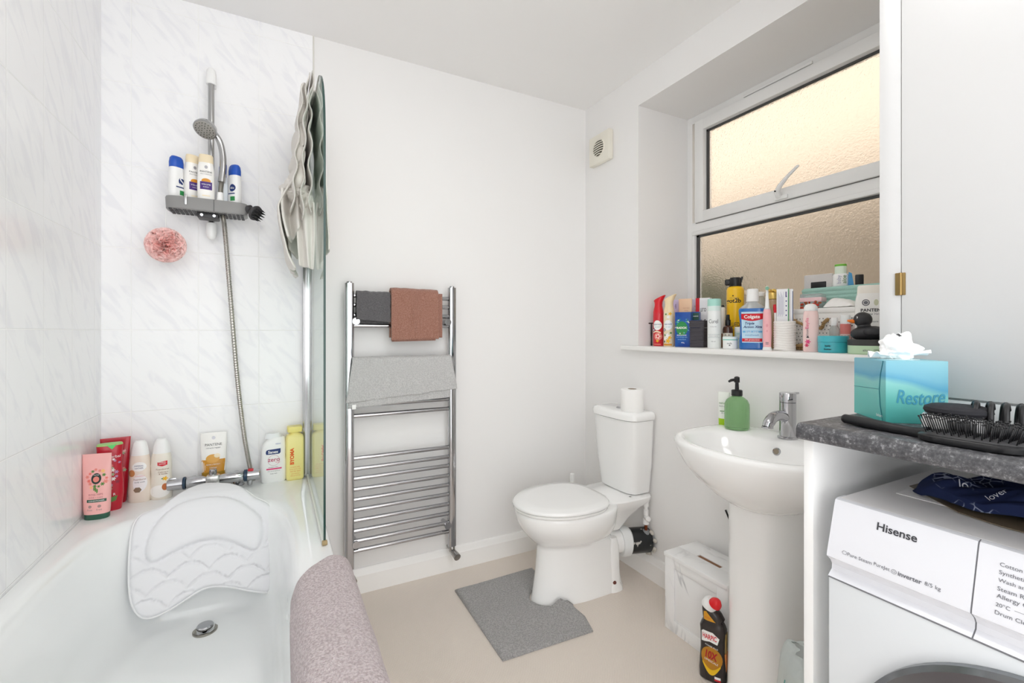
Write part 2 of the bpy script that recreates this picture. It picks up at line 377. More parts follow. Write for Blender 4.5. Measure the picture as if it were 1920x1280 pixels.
# ================================================================ BATH END
ENAMEL = mat('white_enamel', 'f1f3f3', .09, coat=.4)
def qring(x0, x1, y0, y1, n, z, N=112):
    cx, cy, a, b = (x0+x1)/2, (y0+y1)/2, (x1-x0)/2, (y1-y0)/2; out = []
    for j in range(N):
        t = 2*pi*(j+.5)/N; c, s = cos(t), sin(t); r = (abs(c)**n+abs(s)**n)**(-1/n)
        out.append((cx+a*c*r, cy+b*s*r, z))
    return out
bath = thing('bathtub', 'white built-in bathtub along the tiled wall', 'bathtub', (-.197, 1.255, 0))
def W(mb, root): return mb.tf(root.matrix_basis.inverted() if False else Matrix.Translation(-Vector(root.location)))
RZ = .555
mb = MB().rings([qring(XL+.001, .144, .405, YB-.001, 60, RZ-.06), qring(XL+.001, .146, .405, YB-.001, 60, RZ-.014), qring(XL+.001, .143, .408, YB-.001, 60, RZ-.004), qring(XL+.001, .137, .414, YB-.001, 50, RZ),
    qring(-.512, .072, .48, 1.862, 5.5, RZ), qring(-.503, .060, .49, 1.848, 5, RZ-.003), qring(-.492, .050, .50, 1.839, 4.8, RZ-.012), qring(-.482, .042, .52, 1.832, 4.6, RZ-.035), qring(-.468, .032, .57, 1.823, 4.4, .44),
    qring(-.45, .022, .66, 1.812, 4.2, .33), qring(-.433, .010, .74, 1.80, 4, .25), qring(-.405, -.012, .79, 1.782, 3.8, .218), qring(-.35, -.06, .88, 1.735, 3.4, .204), qring(-.27, -.14, 1.05, 1.62, 3, .2), qring(-.22, -.18, 1.2, 1.5, 2, .2)], cap0=False)
W(mb, bath).build('tub', ENAMEL, bath, smooth=60)
W(MB().box(.118, .136, .41, YB-.018, 0.0, RZ-.05, .003), bath).build('bath_panel', mat('white_panel', 'eeeeec', .3), bath)
dp = MB().lathe([(.0, .034), (.004, .034), (.006, .030), (.002, .024), (.0, .022)], 36, (-.193, 1.735, .2035)); W(dp, bath).build('drain_flange', mat('worn_steel', 'a9a59c', .2, 1.), bath)
dp = MB().lathe([(.0, .014), (.008, .016), (.010, .0225), (.016, .0235), (.019, .021), (.0195, 0.0001)], 36, (-.193, 1.735, .2045)); W(dp, bath).build('drain_plug', CHROME, bath)

# ---- bath pillow draped over the end of the bath
OUT = [(-0.17, 0.103), (-0.125, 0.13), (-0.087, 0.17), (-0.058, 0.207), (-0.024, 0.227), (-0.0, 0.251), (0.004, 0.285), (-0.002, 0.335), (-0.004, 0.386), (0.002, 0.425), (0.004, 0.481), (-0.002, 0.507), (-0.017, 0.515), (-0.046, 0.505), (-0.086, 0.489), (-0.12, 0.473), (-0.159, 0.461), (-0.196, 0.458), (-0.227, 0.471), (-0.267, 0.492), (-0.306, 0.507), (-0.339, 0.509), (-0.36, 0.493), (-0.377, 0.459), (-0.386, 0.409), (-0.391, 0.324), (-0.391, 0.262), (-0.386, 0.227), (-0.371, 0.207), (-0.342, 0.199), (-0.322, 0.194), (-0.299, 0.168), (-0.271, 0.132), (-0.237, 0.09), (-0.208, 0.082)]
INN = [(-0.342, 0.349), (-0.351, 0.327), (-0.349, 0.293), (-0.336, 0.254), (-0.308, 0.22), (-0.263, 0.193), (-0.197, 0.187), (-0.139, 0.198), (-0.085, 0.227), (-0.042, 0.267), (-0.03, 0.305), (-0.035, 0.354), (-0.053, 0.379), (-0.082, 0.364), (-0.123, 0.334), (-0.163, 0.318), (-0.207, 0.316), (-0.254, 0.326), (-0.295, 0.344), (-0.324, 0.356)]
PP = [(2.03, .592), (1.97, .597), (1.90, .60), (1.855, .59), (1.82, .56), (1.795, .51), (1.775, .45), (1.752, .38), (1.725, .30), (1.69, .20)]
PS = [0]
for a, b in zip(PP, PP[1:]): PS.append(PS[-1]+hypot(b[0]-a[0], b[1]-a[1]))
def pil(x, s, off):
    def at(s):
        s = max(0, min(PS[-1]-1e-6, s))
        for i in range(len(PP)-1):
            if PS[i] <= s <= PS[i+1]:
                k = (s-PS[i])/(PS[i+1]-PS[i]); return Vector((PP[i][0]+(PP[i+1][0]-PP[i][0])*k, PP[i][1]+(PP[i+1][1]-PP[i][1])*k))
    d = .018; t = (at(s+d)-at(s-d)).normalized(); c = (at(s-d)+at(s)*2+at(s+d))/4
    n = Vector((t.y, -t.x))
    return (x, c.x+n.x*off, c.y+n.y*off)
def smoothpoly(P, k=3):
    for _ in range(k):
        Q = []
        for a, b in zip(P, P[1:]+P[:1]): Q += [(a[0]*.75+b[0]*.25, a[1]*.75+b[1]*.25), (a[0]*.25+b[0]*.75, a[1]*.25+b[1]*.75)]
        P = Q
    return P
def inside(p, P):
    r = False
    for (x0, y0), (x1, y1) in zip(P, P[1:]+P[:1]):
        if (y0 > p[1]) != (y1 > p[1]) and p[0] < (x1-x0)*(p[1]-y0)/(y1-y0)+x0: r = not r
    return r
def dist(p, P):
    b = 9
    for (x0, y0), (x1, y1) in zip(P, P[1:]+P[:1]):
        dx, dy = x1-x0, y1-y0; t = max(0, min(1, ((p[0]-x0)*dx+(p[1]-y0)*dy)/(dx*dx+dy*dy+1e-12))); b = min(b, hypot(p[0]-x0-t*dx, p[1]-y0-t*dy))
    return b
SO, SI = smoothpoly(OUT, 2), smoothpoly(INN, 2)
def scallop(x, s):
    """height of the quilted fish-scale pattern: distance below each scale's arc"""
    x -= .01*(s-.4); w, h = .105, .042; best = 0
    row = (s-.33)/h
    for r in (math.floor(row)+1, math.floor(row), math.floor(row)-1):
        cx = ((x/w+.5*(r % 2)+.25) % 1-.5)*2         # -1..1 in the scale
        top = .33+r*h+.030*(cx*cx)                     # arc, higher in the middle
        if s >= top: return min(1, (s-top)/.011)**.6*(1-.25*min(1, (s-top)/.06))
    return 1
pm = MB(); PN = 0; den = .004
pts = {}; cells = []
nx, ns = int(.42/den), int(.45/den)
bmq = bmesh.new()
ov = [bmq.verts.new((x, s, 0)) for x, s in SO]
for a, b in zip(ov, ov[1:]+ov[:1]): bmq.edges.new((a, b))
for i in range(nx+1):
    for j in range(ns+1):
        p = (-.405+i*den, .07+j*den)
        if inside(p, SO) and dist(p, SO) > .0035: bmq.verts.new((p[0], p[1], 0))
from mathutils.geometry import delaunay_2d_cdt
vs = [Vector(v.co[:2]) for v in bmq.verts]; nb = len(SO); bmq.free()
r = delaunay_2d_cdt(vs, [(i, (i+1) % nb) for i in range(nb)], [], 1, 1e-5)
V2, F2 = r[0], r[2]
front, back = [], []
for p in V2:
    q = (p.x, p.y); d = dist(q, SO); e = min(1, d/.016); rise = .016*(1-(1-e)**2)**.5
    di = dist(q, SI); ins = inside(q, SI)
    if ins: rise += .014*(1-(1-min(1, di/.022))**2)**.5-.004*max(0, 1-di/.006)
    else:
        rise -= .005*max(0, 1-di/.006)
        if q[1] > .30 and di > .008: rise += .011*(scallop(*q)-1)*min(1, (di-.008)/.012)*min(1, d/.014)
    front.append(pil(q[0], q[1], .002+rise)); back.append(pil(q[0], q[1], -.002-.006*e))
o = len(front)
pm.add(front+back, [tuple(f) for f in F2]+[tuple(i+o for i in f)[::-1] for f in F2])
pm.f = pm.f; bp = thing('bath_pillow', 'white quilted bath pillow draped over the end of the bathtub', 'bath pillow', (-.2, 1.85, .555))
W(pm, bp).build('cushion', mat('white_mesh_fabric', 'e8e8eb', .8, spec=.2, bump=(900, .35, .0006)), bp, smooth=180)
pp = [pil(x, s, .001) for x, s in SO+SO[:1]]; W(MB().tube(pp, .0042, 8, cap=False), bp).build('piping', mat('white_piping', 'efeff0', .6), bp, smooth=180)

# ---- thermostatic bar mixer
BAND = mat('navy_band', '1f3a52', .3)
mx = thing('bath_mixer_tap', 'chrome thermostatic bar mixer tap behind the bath pillow', 'tap', (-.2, 2.02, .555))
def alongx(prof, n=28, y=0, z=.047): return MB().lathe(prof, n).tf(Matrix.Translation((0, y, z)) @ Matrix.Rotation(pi/2, 4, 'Y'))
alongx([(-.082, .0175), (-.08, .0188), (-.03, .0188), (-.024, .0165), (.024, .0165), (.03, .0188), (.096, .0188), (.098, .0175)]).build('body', CHROME, mx)
MB().box(-.022, .022, -.022, .02, .012, .066, .008, 3).build('diverter_block', mat('limescaled_chrome', 'c9c9c8', .3, .8, mottle=('f2f2f0', 60, .45, .6)), mx)
MB().lathe([(.064, .011), (.07, .0125), (.084, .012), (.087, .009)], 20).build('diverter_knob', CHROME, mx)
MB().tube([(0, -.015, .03), (0, -.06, .022), (0, -.075, .012)], [.014, .013, .012], 16).build('spout', CHROME, mx)
for x0, x1 in ((-.091, -.083), (.099, .110)): alongx([(x0, .0212), (x0+.001, .0222), (x1-.001, .0222), (x1, .0212)]).build('band', BAND, mx)
h = alongx([(-.138, .0175), (-.136, .0195), (-.092, .0205)]); h.box(-.134, -.11, -.004, .004, .06, .071, .003); h.build('handle', CHROME, mx)
h = alongx([(.111, .0205), (.150, .0195), (.153, .0165)]); h.build('handle', CHROME, mx)
MB().box(.112, .131, -.011, .009, .062, .0705, .003).build('temperature_button', RED, mx)
for x in (-.065, .072):
    MB().tube([(x, .0, .045), (x, .045, .045), (x, .062, .03), (x, .062, .0)], .0135, 16).lathe([(.0, .027), (.004, .027), (.008, .02)], 28, (x, .055, 0)).build('leg', CHROME, mx)
MB().lathe([(.005, .009), (.025, .011), (.028, .011)], 20, (.118, .018, 0)).build('hose_outlet', CHROME, mx)

# ---- riser rail
GREYCH = mat('satin_chrome', 'b4b4b4', .22, 1.); GPL = mat('grey_shelf_plastic', '8d8c8b', .38); DGP = mat('dark_grey_plastic', '3a393b', .45)
rr = thing('shower_riser_rail', 'chrome shower riser rail with white ends on the tiled wall', 'shower rail', (-.209, YB, 1.82))
MB().lathe([(-.31, .0105), (.30, .0105)], 24, (0, -.052, 0)).build('rail', GREYCH, rr)
for s, zc in ((1, .285), (-1, -.285)):
    m_ = MB().lathe([(-.024, .0155), (-.018, .017), (.012, .017), (.028, .0145), (.036, .009), (.038, .001)] if s > 0 else [(-.038, .001), (-.036, .009), (-.028, .0145), (-.012, .017), (.018, .017), (.024, .0155)], 24, (0, -.052, zc))
    m_.box(-.012, .012, -.052, 0, zc-.018, zc+.018, .005); m_.build('end_cap', WHITE, rr)
# ---- shelf on the rail
sh = thing('shower_shelf', 'grey plastic shower shelf clipped across the riser rail', 'shelf', (-.212, 2.005, 1.575))
mb = MB().rings([[(x*1., y, z) for x, y, _ in sring((0, rx, ry, 5), 72)] for z, rx, ry in ((.006, .118, .046), (.010, .124, .050), (.046, .126, .0505), (.051, .124, .049), (.049, .120, .046), (.016, .118, .044))])
mb.build('tray', GPL, sh)
gm = MB()
for i in range(17):
    for j in range(4): gm.box(-.108+i*.0135-.0045, -.108+i*.0135+.0045, -.036+j*.022-.008, -.036+j*.022+.008, .0035, .0065)
gm.build('drain_grid', DGP, sh)
MB().box(-.033, .033, -.03, .03, -.012, .006, .004).build('clamp', DGP, sh)
for x in (-.018, .02): MB().lathe([(0, .0055), (.002, .005), (.002, .002)], 16).tf(Matrix.Translation((x, -.031, -.004)) @ Matrix.Rotation(pi/2, 4, 'X')).build('screw', CHROME, sh)
MB().box(-.067, -.059, -.0535, -.0505, .022, .058, .001).box(-.067, -.059, -.053, -.04, .055, .0575, .001).build('clip', GREYCH, sh)
MB().box(.0205, .0215, -.052, -.049, .008, .05).build('seam', DGP, sh)
# ---- handset with hose
hs = thing('shower_handset', 'grey shower handset and ribbed hose hanging down to the mixer', 'shower head', (-.172, 1.985, 1.60))
ax = Vector((-.25, -.55, -.8)).normalized(); Mh = Matrix.Translation(Vector((-.216, 1.958, 1.877))-Vector(hs.location)) @ ax.to_track_quat('Z', 'Y').to_matrix().to_4x4()
MB().lathe([(-.022, .008), (-.018, .022), (-.008, .034), (.004, .0375), (.009, .037), (.010, .034)], 40, cap1=False).tf(Mh).build('head', GREYCH, hs)
MB().lathe([(.0095, .0345), (.0105, .033), (.0125, .0)], 40, cap0=False, cap1=False).tf(Mh).build('spray_plate', mat('spray_grey', '9d9a94', .4), hs)
nz = MB()
for k, rr_ in ((6, .009), (12, .018), (18, .028)):
    for j in range(k):
        a = 2*pi*j/k; nz.lathe([(.010, .0016), (.0142, .0012), (.0142, .0001)], 8, (rr_*cos(a), rr_*sin(a), 0))
nz.tf(Mh).build('nozzles', mat('nozzle_grey', '57564f', .6), hs)
L = Vector(hs.location); pts = [Vector(p)-L for p in ((-.206, 1.968, 1.888), (-.190, 1.985, 1.872), (-.175, 1.992, 1.845), (-.167, 1.992, 1.80), (-.166, 1.988, 1.75), (-.170, 1.986, 1.70))]
def bez(P, n):
    out = []
    P = [Vector(p) for p in P]
    for i in range(len(P)-1):
        p0, p1, p2, p3 = P[max(i-1, 0)], P[i], P[i+1], P[min(i+2, len(P)-1)]
        for k in range(n):
            t = k/n; out.append(.5*((2*p1)+(-p0+p2)*t+(2*p0-5*p1+4*p2-p3)*t*t+(-p0+3*p1-3*p2+p3)*t**3))
    return out+[P[-1]]
pp = bez(pts, 8); MB().tube(pp, [.010+.002*i/len(pp) for i in range(len(pp))], 16).build('handle', GREYCH, hs)
MB().lathe([(.0, .009), (.012, .0165), (.028, .0165), (.034, .011), (.060, .0095)], 20, (-.002, -.002, .0)).build('holder', WHITE, hs)
hp = bez([Vector(p)-L for p in ((-.170, 1.986, 1.705), (-.173, 1.985, 1.66), (-.170, 1.988, 1.60), (-.162, 2.005, 1.534), (-.147, 2.03, 1.30), (-.126, 2.05, .99), (-.105, 2.06, .77), (-.086, 2.06, .64), (-.075, 2.05, .59), (-.072, 2.04, .572))], 60)
MB().tube(hp, [.0074+.0012*(i % 2) for i in range(len(hp))], 10).build('hose', mat('ribbed_steel', 'b9b6b0', .3, .9), hs, smooth=20)
# ---- loofah
lo = thing('bath_puff', 'pink net bath puff hanging from the left end of the shower shelf', 'bath puff', (-.337, 1.99, 1.455))
LC = mat('pink_net', 'ffe3df', .8, spec=.2)
lm = MB()
for k in range(46):
    d = Vector((random.gauss(0, 1), random.gauss(0, 1), random.gauss(0, 1))).normalized(); q = d.to_track_quat('Z', 'Y'); ph = random.uniform(0, 6)
    R = random.uniform(.046, .066)
    def fn(u, v, q=q, ph=ph, R=R):
        a = 2*pi*u; r = R*(.25+.75*v); z = .030*v*sin(7*a+ph)+.012*sin(12*a+ph*2)*v; p = q @ Vector((r*cos(a), r*sin(a), z)); l = p.length
        return p*(min(l, .061)/l if l > 0 else 1)
    lm.grid(fn, 56, 3)
lm.build('ruffles', LC, lo, smooth=180, recalc=False)
MB().tube([(0, 0, .05), (.0, .0, .09), (.002, .005, .135), (.004, .01, .17)], .0016, 6).build('cord', WHITE, lo)
# ---- scalp massager
sm = thing('scalp_massager', 'black silicone scalp massager on the right end of the shower shelf', 'scalp massager', (-.066, 1.968, 1.598))
q = Vector((.75, -.45, -.5)).normalized().to_track_quat('Z', 'Y').to_matrix().to_4x4()
MB().lathe([(-.03, .013), (-.022, .018), (-.016, .012), (-.008, .014), (.0, .026), (.006, .029), (.012, .027), (.014, .022)], 28).tf(q).build('body', DGP, sm)
tm = MB()
for k, r0 in ((6, .010), (12, .021)):
    for j in range(k): a = 2*pi*j/k; tm.lathe([(.012, .0034), (.022, .0026), (.032, .0008)], 8, (r0*cos(a), r0*sin(a), 0))
tm.tf(q).build('bristles', BLACK, sm)
# ---- shower screen
sc = thing('shower_screen', 'clear glass bath shower screen with a rounded top corner', 'shower screen', (.126, 1.74, RZ))
gp = [(1.376, .565), (2.068, .565), (2.068, 1.955), (1.60, 1.955)]+[(1.60-.224*sin(a), 1.70+.255*cos(a)) for a in [pi/2*i/16 for i in range(1, 17)]]
GL = pane_glass('screen_glass', 'eef6f2', 1.5); GEDGE = mat('green_glass_edge', '2a443f', .15)
n = len(gp); mbg = MB().add([(x, y, z) for x in (.123, .129) for y, z in gp], [tuple(range(n))[::-1], tuple(range(n, 2*n))]); mbg.add(list(mbg.v), [(i, (i+1) % n, n+(i+1) % n, n+i) for i in range(n)], 1)
W(mbg, sc).build('pane', [GL, GEDGE], sc, smooth=0)
W(MB().box(.106, .138, 2.062, YB-.002, RZ+.003, 1.96, .004).box(.112, .134, 2.052, 2.064, RZ+.003, 1.96, .002), sc).build('wall_profile', mat('polished_aluminium', 'd0d0d2', .18, 1.), sc)
W(MB().box(.119, .133, 1.377, 2.06, RZ+.001, RZ+.012, .002), sc).build('seal', mat('clear_seal', 'dfe0da', .3), sc)
W(MB().box(.119, .133, 1.368, 1.38, RZ+.001, RZ+.013, .002), sc).build('seal_end', mat('tan_seal_end', 'a9946c', .5), sc)
# ---- towel bunched over the screen
TW = mat('pale_grey_towel', 'dedad4', .95, spec=.1, sheen=.2, bump=(500, .5, .003))
tw = thing('bath_towel', 'pale grey bath towel bunched over the top of the glass screen', 'towel', (.126, 1.74, 1.955))
def lerp(tab, t):
    for (a, x), (b, y) in zip(tab, tab[1:]):
        if a <= t <= b: return x+(y-x)*(t-a)/(b-a) if b > a else x
    return tab[-1][1]
LX = [(0, .137), (.03, .140), (.07, .142), (.30, .150), (.55, .155)]
def main(u, v):
    y = 1.54+.36*u
    path = [(0, (.170, 1.43)), (.2, (.160, 1.62)), (.38, (.139, 1.93)), (.42, (.133, 1.968)), (.45, (.115, 1.968)), (.48, (.104, 1.935)), (.60, (.086, 1.76)), (.70, (.066, 1.655)), (.76, (.035, 1.60)), (.80, (.022, 1.57)), (.86, (.030, 1.50)), (.94, (.045, 1.41)), (1., (.062, 1.36))]
    for (a, p), (b, q_) in zip(path, path[1:]):
        if a <= v <= b: k = (v-a)/(b-a); x, z = p[0]+(q_[0]-p[0])*k, p[1]+(q_[1]-p[1])*k; break
    amp = min(1, max(0, abs(v-.435)/.12-.2))
    nn = noise.noise(Vector((u*5, v*9, 3)))
    side = -1 if v > .435 else .35
    x += side*amp*(.012*abs(sin(u*9+v*6))+.012*nn)
    if v > .6: x += .05*max(0, (u-.25))*min(1, (v-.6)/.2)*.6
    return (x if side > 0 else min(x, .117), y+.02*sin(v*11)*u+.012*nn, z+.012*noise.noise(Vector((u*6, v*3, 8))))
o = W(MB().grid(main, 40, 70), tw).build('drape', TW, tw, smooth=180); solid(o, .006, -1); subsurf(o)
def hem(k, x0, y0, y1, z0, z1, ph):
    def fn(u, v):
        z = z1+(z0-z1)*v
        wv = sin(v*26+ph)
        x = x0-.006*min(1, v*4)-.028*v*k*.5+.0050*wv*(1-.6*u)-.003*k+.004*noise.noise(Vector((v*7, u*2, k*5)))
        return (min(x, .1185), y0+(y1-y0)*u+.012*sin(v*9+ph), z)
    return fn
for k, a in enumerate(((.112, 1.455, 1.80, 1.505, 1.93, 0.), (.1035, 1.448, 1.8, 1.49, 1.925, 1.6), (.093, 1.458, 1.78, 1.51, 1.885, 3.3))):
    o = W(MB().grid(hem(k, *a), 10, 90), tw).build('gathered_hem', TW, tw, smooth=180); solid(o, .005); subsurf(o)
# puckered side, the bulge at the waist and the hanging flaps
LB = [(0, .104), (.25, .084), (.5, .070), (.8, .060), (1, .050)]
def side(u, v):
    z = 1.905-.31*v; w_ = noise.noise(Vector((v*4, u*2, 4))); xl = lerp(LB, v)
    pk = abs(sin(v*15+1.5*w_+u*1.2)); return (.088+(xl-.088)*u-.010*pk*u, 1.50+.13*u*u-.022*pk*min(1, u*3)+.01*w_, z-.02*u+.012*w_)
o = W(MB().grid(side, 24, 110), tw).build('ruched_side', TW, tw, smooth=180); solid(o, .010, 1); subsurf(o)
def blob(c, r, seed, amp):
    def fn(u, v):
        a, t = 2*pi*u, pi*(.02+.96*v); d = Vector((sin(t)*cos(a), sin(t)*sin(a), cos(t)))
        k = 1+amp*noise.noise(d*1.7+Vector((seed, 0, 0)))-.16*abs(noise.noise(Vector((d.x*2, d.y*2, d.z*5+seed))))
        return (min(c[0]+r[0]*d.x*k, .1195), c[1]+r[1]*d.y*k, c[2]+r[2]*d.z*k)
    return fn
for c, r, sd in (((.076, 1.58, 1.585), (.050, .085, .032), 3.), ((.098, 1.535, 1.545), (.026, .05, .04), 8.), ((.055, 1.60, 1.60), (.034, .07, .030), 5.)):
    W(MB().grid(blob(c, r, sd, .35), 60, 40), tw).build('bunched_fold', TW, tw, smooth=180)
def flap(u, v): return (.118-(.052-.012*v)*u+.004*sin(u*9+v*3), 1.49+.045*u+.012*sin(u*10+v), 1.545-(.205-.012*u)*v)
o = W(MB().grid(flap, 26, 24), tw).build('straight_flap', TW, tw, smooth=180); solid(o, .007); subsurf(o)
def flap2(u, v): return (.024+.06*u-.008*sin(pi*v)*(1-u)+.018*v*(1-u), 1.52+.07*abs(sin(u*4.2))-.02*v, 1.585-(.165-.055*abs(u-.25))*v+.02*u)
o = W(MB().grid(flap2, 30, 24), tw).build('folded_corner', TW, tw, smooth=180); solid(o, .008); subsurf(o)
def flap3(u, v): return (.036+.03*u+.012*v, 1.60+.08*u, 1.58-.17*v-.02*u)
o = W(MB().grid(flap3, 16, 16), tw).build('rear_fold', TW, tw, smooth=180); solid(o, .008); subsurf(o)

for o in tw.children:
    for v_ in o.data.vertices:
        if o.name.startswith('drape'): v_.co.y += .14
        else: v_.co.y += .17; v_.co.z = 1.15+(v_.co.z+tw.location.z-1.15)*1.10-tw.location.z
# ---- mauve bath mat over the edge of the bath
MV = terry('mauve_terry', 'dfd3d4', 'bfafb1', scale=330, bump=1., dist=.008)
bm_ = thing('bath_mat', 'mauve terry bath mat hung over the near edge of the bathtub', 'bath mat', (.1, .95, RZ))
def matfn(u, v):
    # u along the bath, v across: inside the bath -> over the rim -> outside
    P = [(0, .052, .40), (.16, .048, .47), (.30, .046, .545), (.36, .060, .573), (.44, .082, .578), (.58, .130, .578), (.63, .150, .572), (.68, .163, .545), (.8, .166, .40), (1, .17, .2)]
    for a, b in zip(P, P[1:]):
        if a[0] <= v <= b[0]: k = (v-a[0])/(b[0]-a[0]); x, z = a[1]+(b[1]-a[1])*k, a[2]+(b[2]-a[2])*k; break
    far = 1.085+.14*min(1, max(0, (v-.2)/.36))**.8-.02*max(0, v-.7)
    y = .42+(far-.42)*u
    e = .006*noise.noise(Vector((u*6, v*3, 1)))
    x += -.012*sin(u*17+2*v)*max(0, .4-v)*1.2
    return (x+e*.6, y, z+abs(e))
o = W(MB().grid(matfn, 60, 60), bm_).build('mat', MV, bm_, smooth=180); solid(o, .016, 1); subsurf(o)
bm_['category'] = 'bath mat'
# ================================================================ BOTTLES AROUND THE BATH
PANW = mat('pearl_white_plastic', 'f1efeb', .25, coat=.3); CAPCR = mat('cream_cap', 'ecdcbc', .3); BLUECAP = mat('blue_cap', '2456b8', .3)
SZ = 1.588
def pantene_body(h, w, d): return [(0, w*.42, d*.42, 2.6), (.004, w*.47, d*.47, 2.6), (h*.4, w*.5, d*.5, 2.5), (h*.72, w*.48, d*.48, 2.4), (h*.86, w*.42, d*.44, 2.3)]
def hs_bottle(loc, rz, label, txt):
    b = Item('shampoo_bottle', label, 'bottle', loc, rz, 'shampoo bottles on the shower shelf')
    b.body([(0, .020, .014, 2.5), (.004, .0225, .0165, 2.5), (.07, .0245, .018, 2.5), (.13, .0235, .017, 2.5), (.147, .0215, .016, 2.5)], WHITE)
    b.part(MB().loft([(.147, .022, .0165, 2.5), (.165, .0225, .0165, 2.5), (.18, .0205, .0145, 2.5), (.187, .016, .010, 2.5)]), 'cap', BLUECAP)
    b.dec(s_ell(.008, .098, .012, .014), NAVY).text(txt, .008, .098, .016, WPRINT).dec(s_rect(.0, .05, .018, .066), GREEN, 'panel').dec(s_rect(-.012, .075, .018, .079), NAVY, 'panel')
    return b.done()
hs_bottle((-.309, 2.005, SZ), .75, 'white shampoo bottle with a bright blue cap at the left end of the shower shelf', 'S')
hs_bottle((-.13, 2.008, SZ), -.85, 'white shampoo bottle with a dark blue cap right of the hose on the shelf', 'h&s')
def pan(loc, rz, label, lab):
    b = Item('conditioner_bottle', label, 'bottle', loc, rz, 'shampoo bottles on the shower shelf')
    b.body(pantene_body(.2, .054, .034), PANW)
    b.part(MB().loft([(.172, .0228, .0152, 2.3), (.196, .0222, .0145, 2.3), (.202, .020, .0125, 2.3)]), 'cap', CAPCR)
    b.dec(s_ell(0, .155, .005, .006), mat('silver_print', 'a9a9ae', .3, .6), 'emblem').text('PANTENE', 0, .138, .036, INK).text('PRO-V MIRACLES', 0, .129, .034, GREYINK)
    b.dec(s_rect(-.018, .074, .018, .102), PURPLE).dec(s_ell(0, .105, .014, .009), GOLD, 'splash', e=.0003).text('VOLUME', 0, .092, .028, WPRINT).text('& BODY', 0, .083, .018, WPRINT)
    b.dec(s_rect(-.012, .05, .012, .054), CREAM, 'panel').text('shampoo', 0, .038, .02, GREYINK)
    return b.done()
pan((-.262, 2.012, SZ), .6, 'white pearl bottle with a tall cream cap, turned sideways beside the blue-capped one', 0)
pan((-.218, 1.985, SZ), .12, 'white pearl bottle with purple label, frontmost on the shower shelf', 0)
b = Item('slim_bottle', 'slim translucent bottle with a blue top half hidden behind the shower hose', 'bottle', (-.170, 2.022, SZ), 0, 'shampoo bottles on the shower shelf')
b.body([(0, .017, .012, 2.4), (.1, .018, .013, 2.4), (.14, .014, .011, 2.3)], mat('translucent_white', 'e6ebf0', .2)); b.part(MB().loft([(.14, .0125, .0105, 2.2), (.178, .0115, .0095, 2.2), (.182, .009, .008, 2.2)]), 'cap', BLUECAP); b.done()

# ---- on the bath rim
SKIN = mat('pink_tube', 'f3b6b2', .3, coat=.2)
b = Item('conditioner_tube', 'pale pink floral conditioner tube with a green base by the left wall', 'tube', (-.502, 1.915, RZ), -.18)
b.body([(.017, .033, .021, 2.3), (.03, .0345, .0205, 2.3), (.08, .036, .017, 2.4), (.14, .0375, .010, 2.6), (.185, .038, .004, 4), (.205, .038, .0015, 8)], SKIN)
b.part(MB().loft([(0, .031, .020, 2.3), (.002, .0325, .021, 2.3), (.017, .0325, .021, 2.3)]), 'cap', DKGREEN)
for i in range(15):
    a = 2*pi*i/15; b.dec(s_flower(.003+.022*cos(a)*random.uniform(.85, 1.2), .128+.027*sin(a)*random.uniform(.85, 1.15), random.uniform(.0045, .0075)), random.choice((ROSE, mat('coral_print', 'e8756a', .4), mat('peach_print', 'f4c27c', .4), LEAF, LEAF)), 'floral_print', .0006+.0001*(i % 3))
b.dec(s_ell(.003, .128, .013, .017), mat('black_oval', '24342e', .4), 'emblem', .0009).dec(s_ell(.003, .126, .008, .009), ROSE, 'emblem_flower', .0012).text('herbal', .003, .140, .014, WPRINT, .0014)
for k in range(3): b.dec(s_ell(.003+.004*(k-1), .098-.004*k, .002, .007), LEAF, 'leaf', .0008)
b.text('ROSE HIPS', .004, .079, .036, mat('mauve_print', 'b06a72', .5)).text('SHINE + CARE', .004, .070, .036, MATS['mauve_print'])
b.dec(s_rect(-.019, .055, .030, .064), DKGREEN, 'band').text('CONDITIONER', .006, .0595, .04, WPRINT, .0012)
for x in (-.01, .014): b.dec(s_ell(x, .042, .0045, .0045), mat('dusty_print', 'a88a86', .5), 'stamp').text('free', x, .032, .014, MATS['dusty_print'])
b.done()
REDB = mat('red_bottle', 'b9142c', .3, coat=.2)
